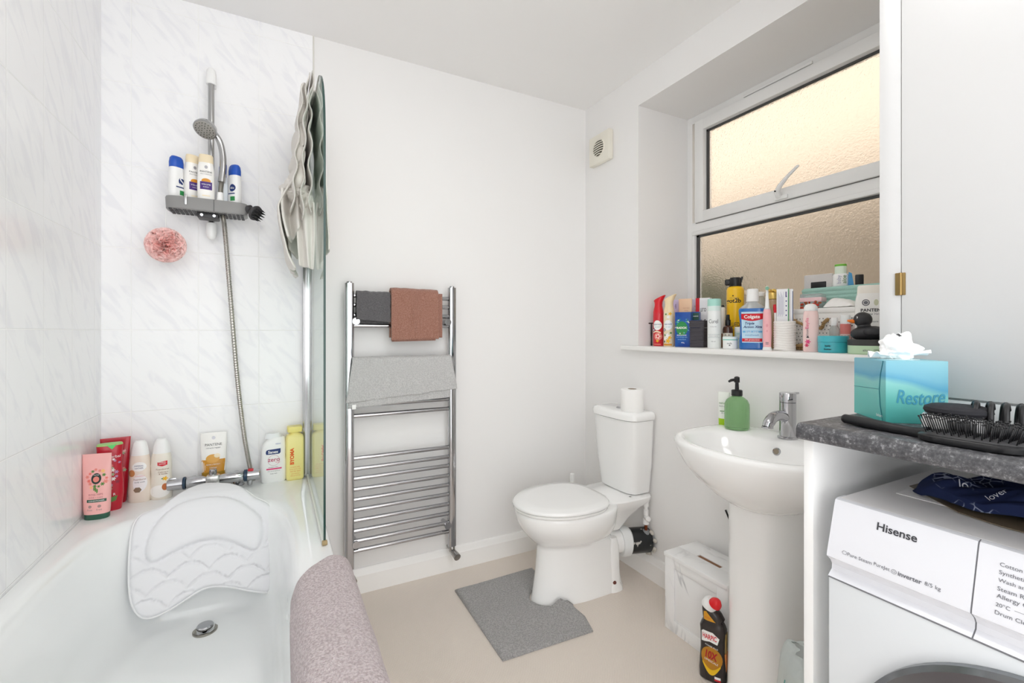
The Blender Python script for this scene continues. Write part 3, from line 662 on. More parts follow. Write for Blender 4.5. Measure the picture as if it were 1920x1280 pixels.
for k, (loc, rz, h, lab) in enumerate((((-.487, 1.982, RZ), .22, .225, 'red shampoo bottle with a green flash on top, behind the pink tube'), ((-.490, 2.056, RZ), .12, .226, 'tall red conditioner tube standing in the corner of the bath'))):
    b = Item('hair_tube' if k else 'hair_bottle', lab, 'bottle', loc, rz)
    if k == 0: b.body([(0, .029, .018, 3), (.004, .031, .020, 3), (.05, .036, .022, 3), (.09, .0355, .021, 3), (.14, .032, .019, 3), (.19, .0325, .018, 3), (.212, .034, .016, 3), (.216, .034, .015, 3)], REDB)
    else: b.body([(0, .028, .02, 2.6), (.004, .030, .021, 2.6), (.05, .033, .019, 2.6), (.12, .037, .013, 3), (.2, .040, .006, 4), (h, .041, .003, 6)], REDB)
    if k == 0:
        b.part(MB().loft([(.216, .034, .0155, 3), (.221, .033, .015, 3), (.223, .030, .012, 3)]), 'cap', mat('lime_cap', '9fc97c', .4)); b.dec(s_poly([(-.008, .218), (.018, .2195), (.006, .204)]), mat('bright_green', '4ed06a', .4), 'flash')
    for i in range(14): b.dec(s_flower(.012+random.uniform(-.012, .014), .075+.0075*i+random.uniform(-.003, .003)+(.03 if k else 0), random.uniform(.004, .008)), random.choice((ROSE, WPRINT, mat('pale_green_print', 'a9bf9a', .5), mat('berry_print', '8d1f35', .4), mat('lilac_print', 'b88fb4', .4))), 'floral_print', .0004+.0001*(i % 4))
    b.text('herbal', .012, .18, .03, WPRINT).text('R', .012, .055, .006, WPRINT).dec(s_poly([(.0, .045), (.02, .05), (.016, .034), (.004, .03)]), LEAF, 'leaf')
    b.done()
IVORY = mat('ivory_bottle', 'ecdfd2', .3, coat=.2); IVORY2 = mat('cream_bottle', 'ece6da', .3, coat=.2)
def foam(loc, rz, label, m, k):
    b = Item('shower_gel_bottle', label, 'bottle', loc, rz, 'cream shower gel bottles on the bath rim')
    b.body([(0, .030, .019, 2.4), (.003, .032, .021, 2.4), (.04, .033, .022, 2.4), (.09, .030, .020, 2.4), (.12, .031, .0205, 2.4), (.15, .029, .020, 2.3), (.163, .026, .019, 2.2)], m)
    b.part(MB().loft([(.163, .0262, .0192, 2.2), (.185, .024, .018, 2.1), (.205, .019, .016, 2), (.212, .014, .012, 2), (.213, .006, .005, 2)]), 'cap', WHITE)
    if k == 0:
        b.dec(s_ell(.004, .125, .020, .016), WPRINT, 'badge', .0003).text('IMPERIAL', .004, .128, .026, NAVY).text('LEATHER', .004, .120, .024, NAVY)
        b.dec(s_ell(-.018, .103, .010, .012), mat('almond_print', 'c98b58', .5), 'almond').dec(s_ell(.006, .068, .020, .030), mat('pale_swirl', 'f1eef0', .4), 'swirl', .0003)
        b.text('Foamburst', .006, .081, .034, BROWN).text('LUXURIOUS', .006, .092, .026, ROSE).text('body wash', .006, .071, .028, GREYINK).dec(s_ell(.0, .045, .012, .010, 6), mat('mocha_print', '8b7460', .5), 'emblem', .0006)
    else:
        b.dec(s_poly([(-.006, .133), (.022, .137), (.022, .122), (.008, .118), (-.006, .122)]), RED, 'badge', .0006).text('IMPERIAL', .008, .132, .022, WPRINT, .0012).text('LEATHER', .008, .126, .02, WPRINT, .0012)
        b.text('Foamburst', .008, .108, .036, BROWN).text('Cashmere', .01, .098, .028, BROWN).text('& Vanilla', .01, .091, .024, BROWN)
        b.dec(s_ell(0, .03, .03, .022), mat('foam_white', 'f8f6f2', .5), 'foam', .0002).dec(s_flower(.016, .074, .009, 5), YELLOWP, 'floral_print').dec(s_ell(.008, .074, .003, .002), LEAF, 'leaf').dec(s_ell(.016, .045, .009, .012), mat('amber_print', 'c4703a', .5), 'almond')
    return b.done()
foam((-.418, 2.035, RZ), -.12, 'ivory shower gel bottle with an almond picture, nearest the red bottles', IVORY, 0)
foam((-.357, 2.035, RZ), -.1, 'cream shower gel bottle with a red badge, touching the mixer tap handle', IVORY2, 1)
b = Item('conditioner_tube', 'white conditioner tube with a gold lower half standing behind the mixer tap', 'tube', (-.203, 2.072, RZ), 0.)
b.body([(.02, .036, .020, 2.3), (.06, .039, .018, 2.4), (.12, .0415, .012, 2.6), (.18, .0425, .006, 4), (.212, .043, .003, 6)], PANW)
b.part(MB().loft([(0, .033, .02, 2.3), (.002, .034, .0205, 2.3), (.02, .034, .0205, 2.3)]), 'cap', GOLD)
b.dec(s_rect(-.0375, .03, .0375, .112), mat('honey_gold', 'c98d2c', .25), 'gold_panel', .0002).dec(s_rect(-.0365, .05, .0365, .066), mat('deep_gold', 'a8802a', .25), 'gold_band', .0004).dec(s_ell(-.002, .116, .022, .016), mat('liquid_gold', 'd9a040', .2), 'swirl', .0004).dec(s_ell(.012, .126, .010, .008), CREAM, 'floral_print', .0007)
b.dec(s_ell(0, .193, .006, .006), mat('silver_print', 'a9a9ae', .3, .6), 'emblem').text('PANTENE', 0, .168, .054, INK).text('miracle repair', 0, .155, .046, GREYINK).text('REPAIR & PROTECT', 0, .094, .044, WPRINT, .0012).text('3 minute', 0, .083, .024, WPRINT, .0012)
b.done()
b = Item('shower_gel_bottle', 'white bottle with a navy and pink label beside the yellow bottle', 'bottle', (-.001, 2.058, RZ), .05)
b.body([(0, .040, .018, 3.2), (.004, .0445, .0205, 3), (.03, .047, .021, 2.8), (.075, .0465, .021, 2.8), (.10, .043, .0205, 2.8), (.13, .044, .020, 2.8, .001, 0), (.155, .040, .019, 2.7, .004, 0), (.17, .030, .017, 2.6, .011, 0), (.176, .024, .014, 2.5, .015, 0)], WHITE)
b.part(MB().loft([(.172, .030, .015, 2.5, -.002, .002), (.186, .028, .014, 2.4, -.002, .002), (.191, .022, .011, 2.3, -.002, .002)]), 'cap', mat('clear_white_cap', 'e9ebec', .2))
b.dec(s_poly([(-.026, .112), (-.028, .120), (-.026, .128), (-.02, .131), (.024, .133), (.024, .117), (.019, .112)]), NAVY, 'badge', .0006).text('Sanex', -.002, .1215, .036, WPRINT, .0012, bold=.02)
b.dec(s_ring(0, .088, .021, .021, .0012), mat('grey_pink', 'c9a0ac', .4), 'ring', .0005).text('zero', .0, .089, .042, mat('plum_print', 'b8466a', .4), .0012, bold=.01).text('0% gel', .014, .079, .016, PINKP, .0012)
b.dec(s_rect(-.026, .052, .028, .0575), PINKP, 'band').text('sensitive skin', -.002, .062, .034, GREYINK).text('with natural ingredients', 0, .046, .044, GREYINK).text('body wash', 0, .036, .024, GREYINK).text('450ml', .015, .152, .018, mat('periwinkle', '6a74b0', .4)); b.done()
YB_ = mat('lemon_bottle', 'f0e492', .28, coat=.2)
b = Item('body_wash_bottle', 'pale yellow square bottle with orange lettering beside the shower screen', 'bottle', (.075, 2.055, RZ), .06)
b.body([(0, .027, .021, 6), (.004, .031, .025, 7), (.008, .0325, .026, 7), (.168, .0325, .026, 7), (.178, .030, .024, 5), (.184, .022, .019, 3), (.188, .017, .016, 2.4), (.196, .016, .015, 2.2)], YB_)
b.part(MB().loft([(.192, .0265, .022, 6), (.195, .0275, .023, 6), (.211, .0275, .023, 6), (.214, .026, .021, 6)]), 'cap', mat('lemon_cap', 'eee184', .35))
b.text('BYOMA', -.012, .098, .066, ORANGE, rot=pi/2, bold=.045)
for i, w in enumerate((.034, .040, .036, .030, .036)): b.text(('creamy jelly', 'body wash with', 'barrier lipid', 'and vitamins', '400 ml 13 fl oz')[i], 0, .054-.0085*i, w, mat('soft_orange', 'eaa060', .4))
b.done()
# ================================================================ TOWEL RADIATOR
rad = thing('towel_radiator', 'tall chrome ladder towel radiator on the white end wall', 'towel radiator', (.515, 2.045, .15))
for x in (-.230, .230):
    MB().rings([[(x+px, py, z) for px, py, _ in sring((0, .0185, .0165, 3.4), 28)] for z in (-.006, 1.20, 1.207)]).build('post', CHROME, rad)
    MB().lathe([(0, .012), (.006, .012), (.008, .009)], 20, (x, 0, 1.207)).build('post_cap', CHROME, rad)
for z in (.213, .254, .298, .342, .388, .432, .476, .522, .564, .609, .790, .835, .879, .923, .967, 1.011, 1.177, 1.222, 1.265, 1.305):
    MB().tube([(-.226, .002, z-.15), (.226, .002, z-.15)], .0095, 16).build('rung', CHROME, rad)
for x in (-.205, .205):
    for z in (.245, 1.195):
        MB().tube([(x, .058, z-.15), (x, -.012, z-.15)], .010, 16).lathe([(0, .016), (.010, .017), (.016, .012), (.018, .004)], 20).build('bracket', CHROME, rad) if False else MB().tube([(x, .058, z-.15), (x, -.018, z-.15)], [.010, .0155], 20).build('bracket', CHROME, rad)
for x in (-.230, .230):
    MB().lathe([(-.036, .012), (-.03, .0145), (-.012, .0145), (-.004, .010)], 20, (x, 0, 0)).tube([(x, .0, -.03), (x+.006, -.034, -.038), (x+.008, -.052, -.042)], [.013, .016, .0165], 18).tube([(x, 0, -.03), (x, .055, -.03)], .008, 12).build('valve', mat('brushed_nickel', 'a8a6a3', .25, 1.), rad)
def drape(name, label, m, xs, zt, zf, zb, y0=2.036, r=.013, thick=.007, skew=0., wob=.004, seed=0, ripple=0., group=None, back_dx=0., bands=()):
    root = thing(name, label, 'towel', ((xs[0]+xs[1])/2, y0, zt))
    def fn(u, v):
        x = xs[0]+(xs[1]-xs[0])*u; lf = zt-(zf[0]+(zf[1]-zf[0])*u); lb = zt-(zb[0]+(zb[1]-zb[0])*u)
        if v < .46: k = v/.46; y, z = y0-r-.004*(1-k), zt-r-(lf-r)*(1-k)
        elif v < .54: a = pi*(v-.46)/.08; y, z = y0-r*cos(a), zt-r+r*sin(a)
        else: k = (v-.54)/.46; y, z = y0+r*.9, zt-r-(lb-r)*k
        n1 = noise.noise(Vector((u*4+seed, v*3, seed))); d = abs(v-.5)*2
        x += skew*(d-.0)*(u-.5)+.004*n1*d
        y -= (wob*abs(n1)+ripple*abs(sin(u*9+seed)))*d*(1 if v < .5 else -.2)
        for b0, b1, nb in bands:
            if b0 < u < b1 and v < .54: y -= .0016*abs(sin(pi*nb*(u-b0)/(b1-b0)))
        return (x, y, z+.003*noise.noise(Vector((u*7, seed, v))))
    o = W(MB().grid(fn, 90, 70), root).build('cloth', m, root, smooth=180); solid(o, thick, 0)
    return root, fn
CHAR = terry('charcoal_terry', '5a585a', '6c6a6c', scale=420, bump=.8, dist=.003); BRN = terry('brown_terry', '936858', 'a97e70', scale=380, bump=.8, dist=.003); LGR = terry('light_grey_terry', 'cccbca', 'bab9b9', scale=330, bump=.9, dist=.004)
t, fn = drape('face_cloth', 'small charcoal face cloth folded over the top rungs of the radiator', CHAR, (.311, .452), 1.322, (1.203, 1.192), (1.185, 1.18), seed=1.)
def hemf(fn, v0): return lambda u, v: tuple(Vector(fn(u, v0+.012*v))-Vector((0, .0055, 0)))
t2, fn2 = drape('hand_towel', 'brown hand towel with a ribbed band folded over the top rungs', BRN, (.455, .668), 1.338, (1.112, 1.118), (1.125, 1.13), r=.018, thick=.013, seed=3., bands=((.36, .62, 6),))
def lay(dx0, dx1, z0, z1, y):
    return lambda u, v: (.455+dx0+(.213+dx1-dx0)*u, y+.002*sin(6*u), 1.325-(1.325-(z0+(z1-z0)*u))*v)
for a in ((.01, .022, 1.116, 1.124, 2.026), (.004, -.012, 1.107, 1.111, 2.020)):
    o = W(MB().grid(lay(*a), 30, 30), t2).build('folded_layer', BRN, t2, smooth=180); solid(o, .008, 0)
t3, fn3 = drape('bath_towel', 'light grey towel hung over the middle rungs of the radiator', LGR, (.294, .730), 1.040, (.852, .886), (.83, .85), r=.016, thick=.009, skew=.055, wob=.006, seed=6., y0=2.032)
o = W(MB().grid(lambda u, v: (.274+.452*u, 2.014-.003*sin(7*u), .90-(.072-.02*u)*v), 30, 10), t3).build('under_layer', LGR, t3, smooth=180); solid(o, .008, 0)
W(MB().box(.290, .306, 2.0025, 2.0045, .826, .845, .0005), t3).build('care_label', WPRINT, t3)
W(MB().grid(lambda u, v: (.285+.445*u, 1.9975-.004*abs(sin(3*u)), .917+.022*u-.010*v), 20, 2), t3) if False else None

# ================================================================ TOILET
def egg(front, back, hw, z, n=56, eb=2.8, k=.56, ef=2.0, cx=0.):
    L = back-front; yc = front+k*L; out = []
    for j in range(n):
        t = 2*pi*j/n; c, s = cos(t), sin(t); e = eb if s > 0 else ef; ry = (back-yc) if s > 0 else (yc-front)
        out.append((cx+hw*math.copysign(abs(c)**(2/e), c), yc+ry*math.copysign(abs(s)**(2/e), s), z))
    return out
TZ = -pi/2
wc = thing('toilet', 'white close-coupled toilet in the corner under the extractor fan', 'toilet', (XR, 1.69, 0), TZ)
p = MB().rings([egg(-.588, -.150, .106, 0, eb=5), egg(-.588, -.150, .106, .008, eb=5), egg(-.583, -.155, .102, .02, eb=5), egg(-.568, -.175, .095, .12, eb=5), egg(-.558, -.195, .092, .22, eb=5), egg(-.560, -.205, .094, .238), egg(-.575, -.205, .112, .250), egg(-.600, -.20, .138, .275), egg(-.630, -.2, .162, .31), egg(-.648, -.2, .175, .345), egg(-.655, -.2, .180, .375), egg(-.655, -.2, .180, .388), egg(-.650, -.205, .175, .393)])
p.rings([egg(-.24, -.14, .055, .245, eb=4, ef=3), egg(-.25, -.09, .075, .30, eb=4, ef=3), egg(-.26, -.04, .10, .345, eb=5, ef=3), egg(-.28, -.015, .128, .375, eb=6, ef=3), egg(-.29, -.012, .133, .396, eb=6, ef=3), egg(-.285, -.014, .128, .402, eb=6, ef=3)])
p.rings([sring((z, a, b, 2.6, .074, -.215), 28) for z, a, b in ((0, .038, .046), (.01, .036, .044), (.03, .030, .034), (.10, .026, .030), (.19, .024, .028), (.23, .016, .018))])
p.tube([(.005, -.29, .19), (.022, -.22, .188), (.036, -.165, .184), (.042, -.125, .181)], [.05, .053, .051, .05], 28)
p.build('pan', CERAM, wc, smooth=50)
for sx in (1, -1):
    MB().lathe([(-.004, .010), (.001, .0075), (.0035, .006), (.0045, .001)], 18).tf(Matrix.Translation((.103*sx, -.225, .040)) @ Matrix.Rotation(sx*pi/2, 4, 'Y')).build('floor_screw', mat('rust_brown', '6e3a2e', .6), wc)
SEAT = mat('white_seat', 'f4f4f3', .15, coat=.3)
MB().rings([egg(-.655, -.262, .178, .393), egg(-.660, -.260, .183, .397), egg(-.660, -.26, .183, .4045), egg(-.655, -.262, .178, .406)]).build('seat', SEAT, wc, smooth=60)
MB().rings([egg(-.658, -.255, .181, .4065), egg(-.664, -.252, .186, .411), egg(-.664, -.252, .186, .418), egg(-.655, -.256, .178, .4235), egg(-.60, -.28, .14, .427), egg(-.5, -.36, .05, .428)]).build('lid', SEAT, wc, smooth=60)
MB().tube([(-.07, -.256, .41), (.07, -.256, .41)], .010, 14).build('hinge', SEAT, wc)
def cis(f, b, h, z, e=3.2): return egg(f, b, h, z, eb=9, ef=e, k=.42, cx=-.016)
MB().rings([cis(-.125, -.012, .112, .404), cis(-.135, -.010, .122, .41), cis(-.150, -.009, .138, .55), cis(-.160, -.008, .149, .745)]).build('cistern', mat('cistern_ceramic', 'f1f1f0', .1, coat=.3), wc, smooth=50)
MB().rings([cis(-.160, -.006, .149, .746), cis(-.168, -.005, .156, .750), cis(-.169, -.005, .157, .770), cis(-.164, -.007, .152, .781), cis(-.150, -.015, .138, .785)]).build('cistern_lid', CERAM, wc, smooth=60)
MB().lathe([(.784, .021), (.789, .021), (.791, .017), (.7905, .001)], 28, (-.022, -.085, 0)).build('flush_button', CHROME, wc)
MB().lathe([(.372, .006), (.402, .006)], 12, (.095, -.13, 0)).build('cistern_bolt', mat('dull_brass', '8a6b4a', .4, .8), wc)
pipe = thing('waste_pipe', 'black waste pipe with a white collar from the toilet into the wall', 'pipe', (1.475, 1.642, .178), TZ)
lc = lambda x, y, z: (x-.048, y+.09, z-.178)
MB().tube([lc(.040, -.146, .181), lc(.042, -.138, .181), lc(.047, -.112, .180), lc(.049, -.104, .179)], [.060, .067, .067, .058], 36).build('collar', mat('white_rubber', 'e6e8e8', .5), pipe)
MB().tube([lc(.047, -.114, .179), lc(.072, -.006, .174)], [.057, .056], 36).build('pipe', mat('black_pipe', '222426', .35, mottle=('c9c6c0', 26, .66, .7)), pipe)
rg = MB()
for i in range(10): a = random.uniform(0, 2*pi); rg.ball(lc(.072+.058*cos(a), -.012, .174+.058*sin(a)), (.012, .008, .010), 10, 6)
rg.build('ragged_filler', mat('filler', 'c9c4bb', .9), pipe)
sp = thing('supply_pipe', 'white plastic supply pipe with valve below the cistern', 'pipe', (1.535, 1.60, .2))
MB().lathe([(.195, .008), (.165, .008), (.163, .013), (.14, .013), (.138, .008), (.125, .008), (.123, .012), (.10, .012), (.098, .009), (.085, .009), (.08, .014), (.058, .014), (.055, .009)][::-1], 20).build('pipe', WHITE, sp)
MB().tube([(0, 0, .09), (-.008, -.024, .088), (-.01, -.03, .088)], [.011, .013, .008], 16).build('valve_knob', WHITE, sp)
MB().lathe([(.03, .0072), (.056, .0072)], 16).lathe([(.126, .0078), (.137, .0078)], 16).build('copper_pipe', mat('copper', '8a4a2e', .35, .9), sp)
MB().lathe([(-.01, .016), (.012, .018), (.03, .014)], 18).tube([(0, 0, 0), (.028, 0, 0)], .014, 16).build('elbow', mat('grey_elbow', '8d8f92', .5), sp)
ro = thing('toilet_roll', 'white toilet roll standing on the cistern lid', 'toilet roll', (1.474, 1.625, .785))
ro.location.z = .7852
MB().lathe([(0, .021), (0, .050), (.003, .052), (.098, .052), (.101, .050), (.101, .021)], 44, cap0=False, cap1=False).build('paper', mat('tissue_paper', 'f6f5f3', .95, bump=(180, .3, .002)), ro)
MB().lathe([(.0005, .0205), (.1, .0205), (.1, .0195), (.0005, .0195)], 32, cap0=False, cap1=False).build('core', mat('cardboard', 'a58f78', .9), ro)
tb = thing('toilet_brush', 'white toilet brush behind the toilet by the end wall', 'toilet brush', (1.40, 2.0, 0))
MB().lathe([(0, .044), (.004, .046), (.16, .040), (.165, .03)], 28).build('holder', WHITE, tb); MB().lathe([(.16, .010), (.30, .009), (.385, .012), (.40, .011), (.403, .002)], 18).build('handle', WHITE, tb)
# pedestal mat with a cut-out for the toilet foot
pmx = thing('pedestal_mat', 'grey pedestal mat on the floor around the foot of the toilet', 'mat', (.9, 1.68, 0))
GM = terry('grey_mat_pile', 'a09e9d', 'bcbab9', scale=260, bump=1., dist=.008)
def edgey(x):   # the curved cut-out that hugs the foot of the toilet
    return None
cut = [(1.105, 1.575)]+[(1.214-.243*cos(a), 1.69-.113*sin(a)) for a in [radians(66-132*i/16) for i in range(17)]]+[(1.11, 1.81)]
poly = [(.708, 1.43), (1.085, 1.412), (1.112, 1.50)]+cut+[(1.11, 1.925), (.712, 1.915)]
bmq = bmesh.new()
r = delaunay_2d_cdt([Vector(q) for q in poly]+[Vector((.71+.0125*i, 1.41+.0125*j)) for i in range(33) for j in range(42) if inside((.71+.0125*i, 1.41+.0125*j), poly) and dist((.71+.0125*i, 1.41+.0125*j), poly) > .004], [(i, (i+1) % len(poly)) for i in range(len(poly))], [], 1, 1e-5)
bmq.free(); mm = MB()
def mz(x, y):
    d = dist((x, y), cut); k = max(0, 1-d/.07) if y < 1.60 and x > .98 else 0
    return .012+.002*noise.noise(Vector((x*14, y*14, 0)))+.035*k*k*max(0, min(1, (x-.98)/.06))*max(0, min(1, (1.10-x)/.03+.3))
top = [(q.x, q.y, mz(q.x, q.y)*min(1, .55+dist((q.x, q.y), poly)/.012)) for q in r[0]]; bot = [(x, y, max(.0008, z-.012)) for x, y, z in top]; n = len(top)
from collections import Counter
ed = Counter(tuple(sorted((f[i], f[(i+1) % len(f)]))) for f in r[2] for i in range(len(f)))
mm.add(top+bot, [tuple(f) for f in r[2]]+[tuple(i+n for i in f)[::-1] for f in r[2]]+[(a, b, b+n, a+n) for (a, b), c in ed.items() if c == 1])
W(mm, pmx).build('pile', GM, pmx, smooth=70)

# ================================================================ BASIN
bs = thing('basin', 'white pedestal basin below the window sill', 'basin', (XR, .905, 0), TZ)
def br(f, b, h, z, eb=5, ef=2.25, k=.56): return egg(f, b, h, z, 72, eb, k, ef)
MB().rings([br(-.30, -.03, .10, .612), br(-.318, -.025, .118, .62), br(-.355, -.018, .158, .645), br(-.395, -.01, .205, .685), br(-.424, -.006, .240, .725), br(-.440, -.005, .262, .765), br(-.445, -.004, .270, .788), br(-.444, -.004, .269, .797), br(-.438, -.006, .263, .803), br(-.428, -.014, .252, .804),
    br(-.412, -.125, .228, .801, 3.2, 2.3), br(-.404, -.133, .220, .792, 3, 2.3), br(-.388, -.148, .200, .75, 2.6), br(-.36, -.165, .165, .712, 2.4), br(-.315, -.19, .105, .690, 2.2), br(-.27, -.215, .035, .684, 2)]).build('bowl', CERAM, bs, smooth=70)
MB().rings([br(-.315, -.05, .106, 0, 4, 2.6, .5), br(-.315, -.05, .106, .006, 4, 2.6, .5), br(-.308, -.05, .099, .03, 4, 2.6, .5), br(-.303, -.05, .095, .30, 4, 2.6, .5), br(-.305, -.05, .096, .6, 4, 2.6, .5), br(-.305, -.05, .096, .64, 4, 2.6, .5)]).build('pedestal', CERAM, bs, smooth=60)
MB().lathe([(0, .013), (.003, .012), (.0035, .009)], 24, cap1=False).tf(Matrix.Translation((0, -.1415, .768)) @ Matrix.Rotation(radians(72), 4, 'X')).build('overflow_ring', CHROME, bs)
MB().lathe([(0, .0092), (.002, .0092)], 24).tf(Matrix.Translation((0, -.1425, .768)) @ Matrix.Rotation(radians(72), 4, 'X')).build('overflow_hole', mat('stained_hole', '8d8271', .6), bs)
MB().lathe([(0, .022), (.003, .021), (.005, .012)], 28, (0, -.27, .6845)).build('waste', CHROME, bs)
tp = thing('basin_tap', 'chrome mixer tap standing on the back of the basin', 'tap', (1.492, .912, .8035), TZ)
MB().lathe([(0, .030), (.004, .030), (.007, .0245), (.116, .0245), (.1165, .023)], 32).build('body', CHROME, tp)
MB().lathe([(.117, .0235), (.118, .0245), (.146, .0245), (.148, .023), (.148, .001)], 32).box(-.006, .006, .02, .055, .140, .147, .002).build('lever', CHROME, tp)
MB().tube(bez([(0, -.01, .066), (0, -.04, .076), (0, -.075, .074), (0, -.098, .058), (0, -.106, .044)], 6), [.0165]*18+[.0165, .016, .0155, .015, .015, .015, .015], 20).lathe([(.042, .0165), (.048, .0165)], 20, (0, -.105, 0)).build('spout', CHROME, tp)
GRN = pane_glass('green_ribbed_glass', '9fc79a', 1.45)
def _gg():
    m = mat('green_glass', 'a3cf9b', .1, coat=.4, trans=.8, ior=1.18); return m
ds = thing('soap_dispenser', 'green ribbed glass soap dispenser with a black pump on the basin', 'soap dispenser', (1.473, 1.083, .8035), TZ)
prof = [(0, .036), (.003, .0395), (.006, .0405), (.075, .0405), (.09, .0395), (.103, .034), (.112, .024), (.116, .017), (.125, .0155)]
MB().rings([[(r_*(1+(.018*abs(sin(14*2*pi*j/168)) if .004 < z < .11 else 0))*cos(2*pi*j/168), r_*(1+(.018*abs(sin(14*2*pi*j/168)) if .004 < z < .11 else 0))*sin(2*pi*j/168), z) for j in range(168)] for z, r_ in prof]).build('bottle', _gg(), ds, smooth=60)
MB().lathe([(.118, .0165), (.119, .0185), (.137, .0185), (.139, .016), (.140, .007), (.165, .006), (.166, .0095), (.184, .009), (.187, .004)], 28).tube([(0, 0, .176), (0, -.03, .175), (0, -.042, .171)], [.0055, .005, .004], 12).build('pump', BLACK, ds)
b = Item('hand_cream_tube', 'white tube with a lime green base behind the green soap dispenser', 'tube', (1.493, 1.152, .8035), TZ+.5)
b.body([(.024, .019, .013, 2.3), (.04, .020, .0125, 2.3), (.08, .0205, .008, 2.6), (.122, .021, .002, 6)], mat('white_tube', 'eef0ea', .35)); b.part(MB().loft([(0, .018, .0125, 2.3), (.024, .0185, .013, 2.3)]), 'cap', mat('lime_green', 'a6cf1e', .35))
b.text('natural', 0, .082, .03, LEAF).text('hand cream', 0, .07, .03, GREYINK).dec(s_rect(-.012, .05, .012, .053), LEAF, 'band').text('30 ml', 0, .045, .014, GREYINK).done()
# ================================================================ BETWEEN BASIN AND FLOOR
MRB = mat('white_marble_print', 'f1f1f1', .3)
def _marble():
    nt = MRB.node_tree; N = nt.nodes; L = nt.links
    tc = N.new('ShaderNodeTexCoord'); n = N.new('ShaderNodeTexNoise'); n.inputs['Scale'].default_value = 3.2; n.inputs['Detail'].default_value = 4; n.inputs['Distortion'].default_value = 1.1
    L.new(tc.outputs['Object'], n.inputs['Vector']); r = N.new('ShaderNodeValToRGB'); e = r.color_ramp.elements
    e[0].position = .468; e[0].color = lin('f1f1f1'); e[1].position = .512; e[1].color = lin('f1f1f1'); x = e.new(.49); x.color = lin('a9aaad')
    n2 = N.new('ShaderNodeTexNoise'); n2.inputs['Scale'].default_value = 4; L.new(tc.outputs['Object'], n2.inputs['Vector'])
    r2 = N.new('ShaderNodeValToRGB'); r2.color_ramp.elements[0].position = .45; r2.color_ramp.elements[1].position = .6; L.new(n2.outputs['Fac'], r2.inputs['Fac'])
    L.new(n.outputs['Fac'], r.inputs['Fac']); mxn = N.new('ShaderNodeMix'); mxn.data_type = 'RGBA'; L.new(r2.outputs['Color'], mxn.inputs['Factor']); mxn.inputs['A'].default_value = lin('f1f1f1'); L.new(r.outputs['Color'], mxn.inputs['B'])
    L.new(mxn.outputs['Result'], bsdf(MRB).inputs['Base Color'])
_marble()
mbx = thing('storage_box', 'white marble-effect storage box with a slot in its lid beside the basin pedestal', 'storage box', (1.45, 1.17, 0))
X0, X1, Y0, Y1 = -.088, .085, -.14, .14
MB().box(X0+.003, X1, Y0, Y1, 0, .279, .001).build('body', MRB, mbx)
fr = MB(); q = X0
fr.box(q-.006, q+.004, Y1-.045, Y1, 0, .279, .001).box(q-.006, q+.004, Y0, Y0+.045, 0, .279, .001).box(q-.006, q+.004, Y0+.045, Y1-.045, .245, .279, .001).box(q-.006, q+.004, Y0+.045, Y1-.045, 0, .045, .001); fr.build('front_frame', MRB, mbx)
MB().box(q-.002, q+.004, Y0+.045, Y1-.045, .045, .245, .002).build('door_panel', MRB, mbx)
lid = MB(); a0, a1, b0, b1 = -.016, .004, -.047, .055
lid.box(q-.01, a0, Y0, Y1+.002, .279, .295, .0015).box(a1, X1, Y0, Y1+.002, .279, .295, .0015).box(a0-.002, a1+.002, Y0, b0, .279, .2949).box(a0-.002, a1+.002, b1, Y1+.002, .279, .2949)
lid.build('lid', MRB, mbx)
MB().box(a0-.001, a1+.001, b0-.001, b1+.001, .2792, .291).build('slot', mat('slot_wood', '8a6247', .7), mbx)
HB = mat('black_bottle', '2a2422', .25, coat=.3)
b = Item('toilet_cleaner', 'black toilet cleaner bottle with white and red cap on the floor by the pedestal', 'bottle', (1.296, 1.040, 0), -1.13)
b.body([(0, .038, .022, 3), (.004, .042, .026, 3), (.03, .0435, .027, 3), (.06, .042, .026, 3), (.10, .039, .024, 3), (.14, .039, .024, 3), (.172, .041, .025, 3), (.186, .036, .023, 2.8), (.194, .031, .021, 2.6), (.205, .034, .022, 2.5, .001, 0), (.222, .030, .021, 2.3, -.005, 0), (.236, .021, .019, 2.1, -.014, 0), (.246, .017, .017, 2, -.016, 0)], HB)
nk = Matrix.Translation((-.013, 0, .236)) @ Matrix.Rotation(radians(24), 4, 'Y')
b.part(MB().lathe([(-.004, .024), (.0, .0255), (.018, .0225), (.026, .017)], 32).tf(nk), 'cap', WHITE)
b.part(MB().lathe([(.020, .0195), (.030, .0185), (.040, .012), (.045, .006), (.046, .001)], 24).tf(Matrix.Translation((-.002, -.008, .237)) @ Matrix.Rotation(radians(30), 4, 'Y') @ Matrix.Rotation(radians(16), 4, 'X')), 'cap_tip', mat('red_cap', 'e01c24', .25))
b.dec(s_poly([(-.032, .125), (-.032, .158), (-.026, .164), (.004, .164), (.024, .150), (.018, .128), (-.006, .132)]), WPRINT, 'badge', .0008).text('HARPIC', -.006, .1465, .044, RED, .0016, bold=.02, h=.017)
b.dec(s_ell(0, .075, .032, .042), mat('amber_glow', 'c58a1a', .4), 'glow', .0006).dec(s_ell(0, .058, .026, .014), mat('banana_yellow', 'f0c21e', .4), 'swoosh', .0012).dec(s_ell(.0, .065, .022, .012), HB, 'swoosh_shadow', .0015) if False else b.dec(s_ell(0, .08, .033, .036), mat('amber_glow', 'b97f1c', .4), 'glow', .0006).dec(s_strip([(-.028+.056*i/12, .052-.020*sin(pi*i/12)+.012) for i in range(13)], [(-.028+.056*i/12, .052-.032*sin(pi*i/12)+.006) for i in range(13)]), mat('banana_yellow', 'f0c21e', .4), 'swoosh', .0012)
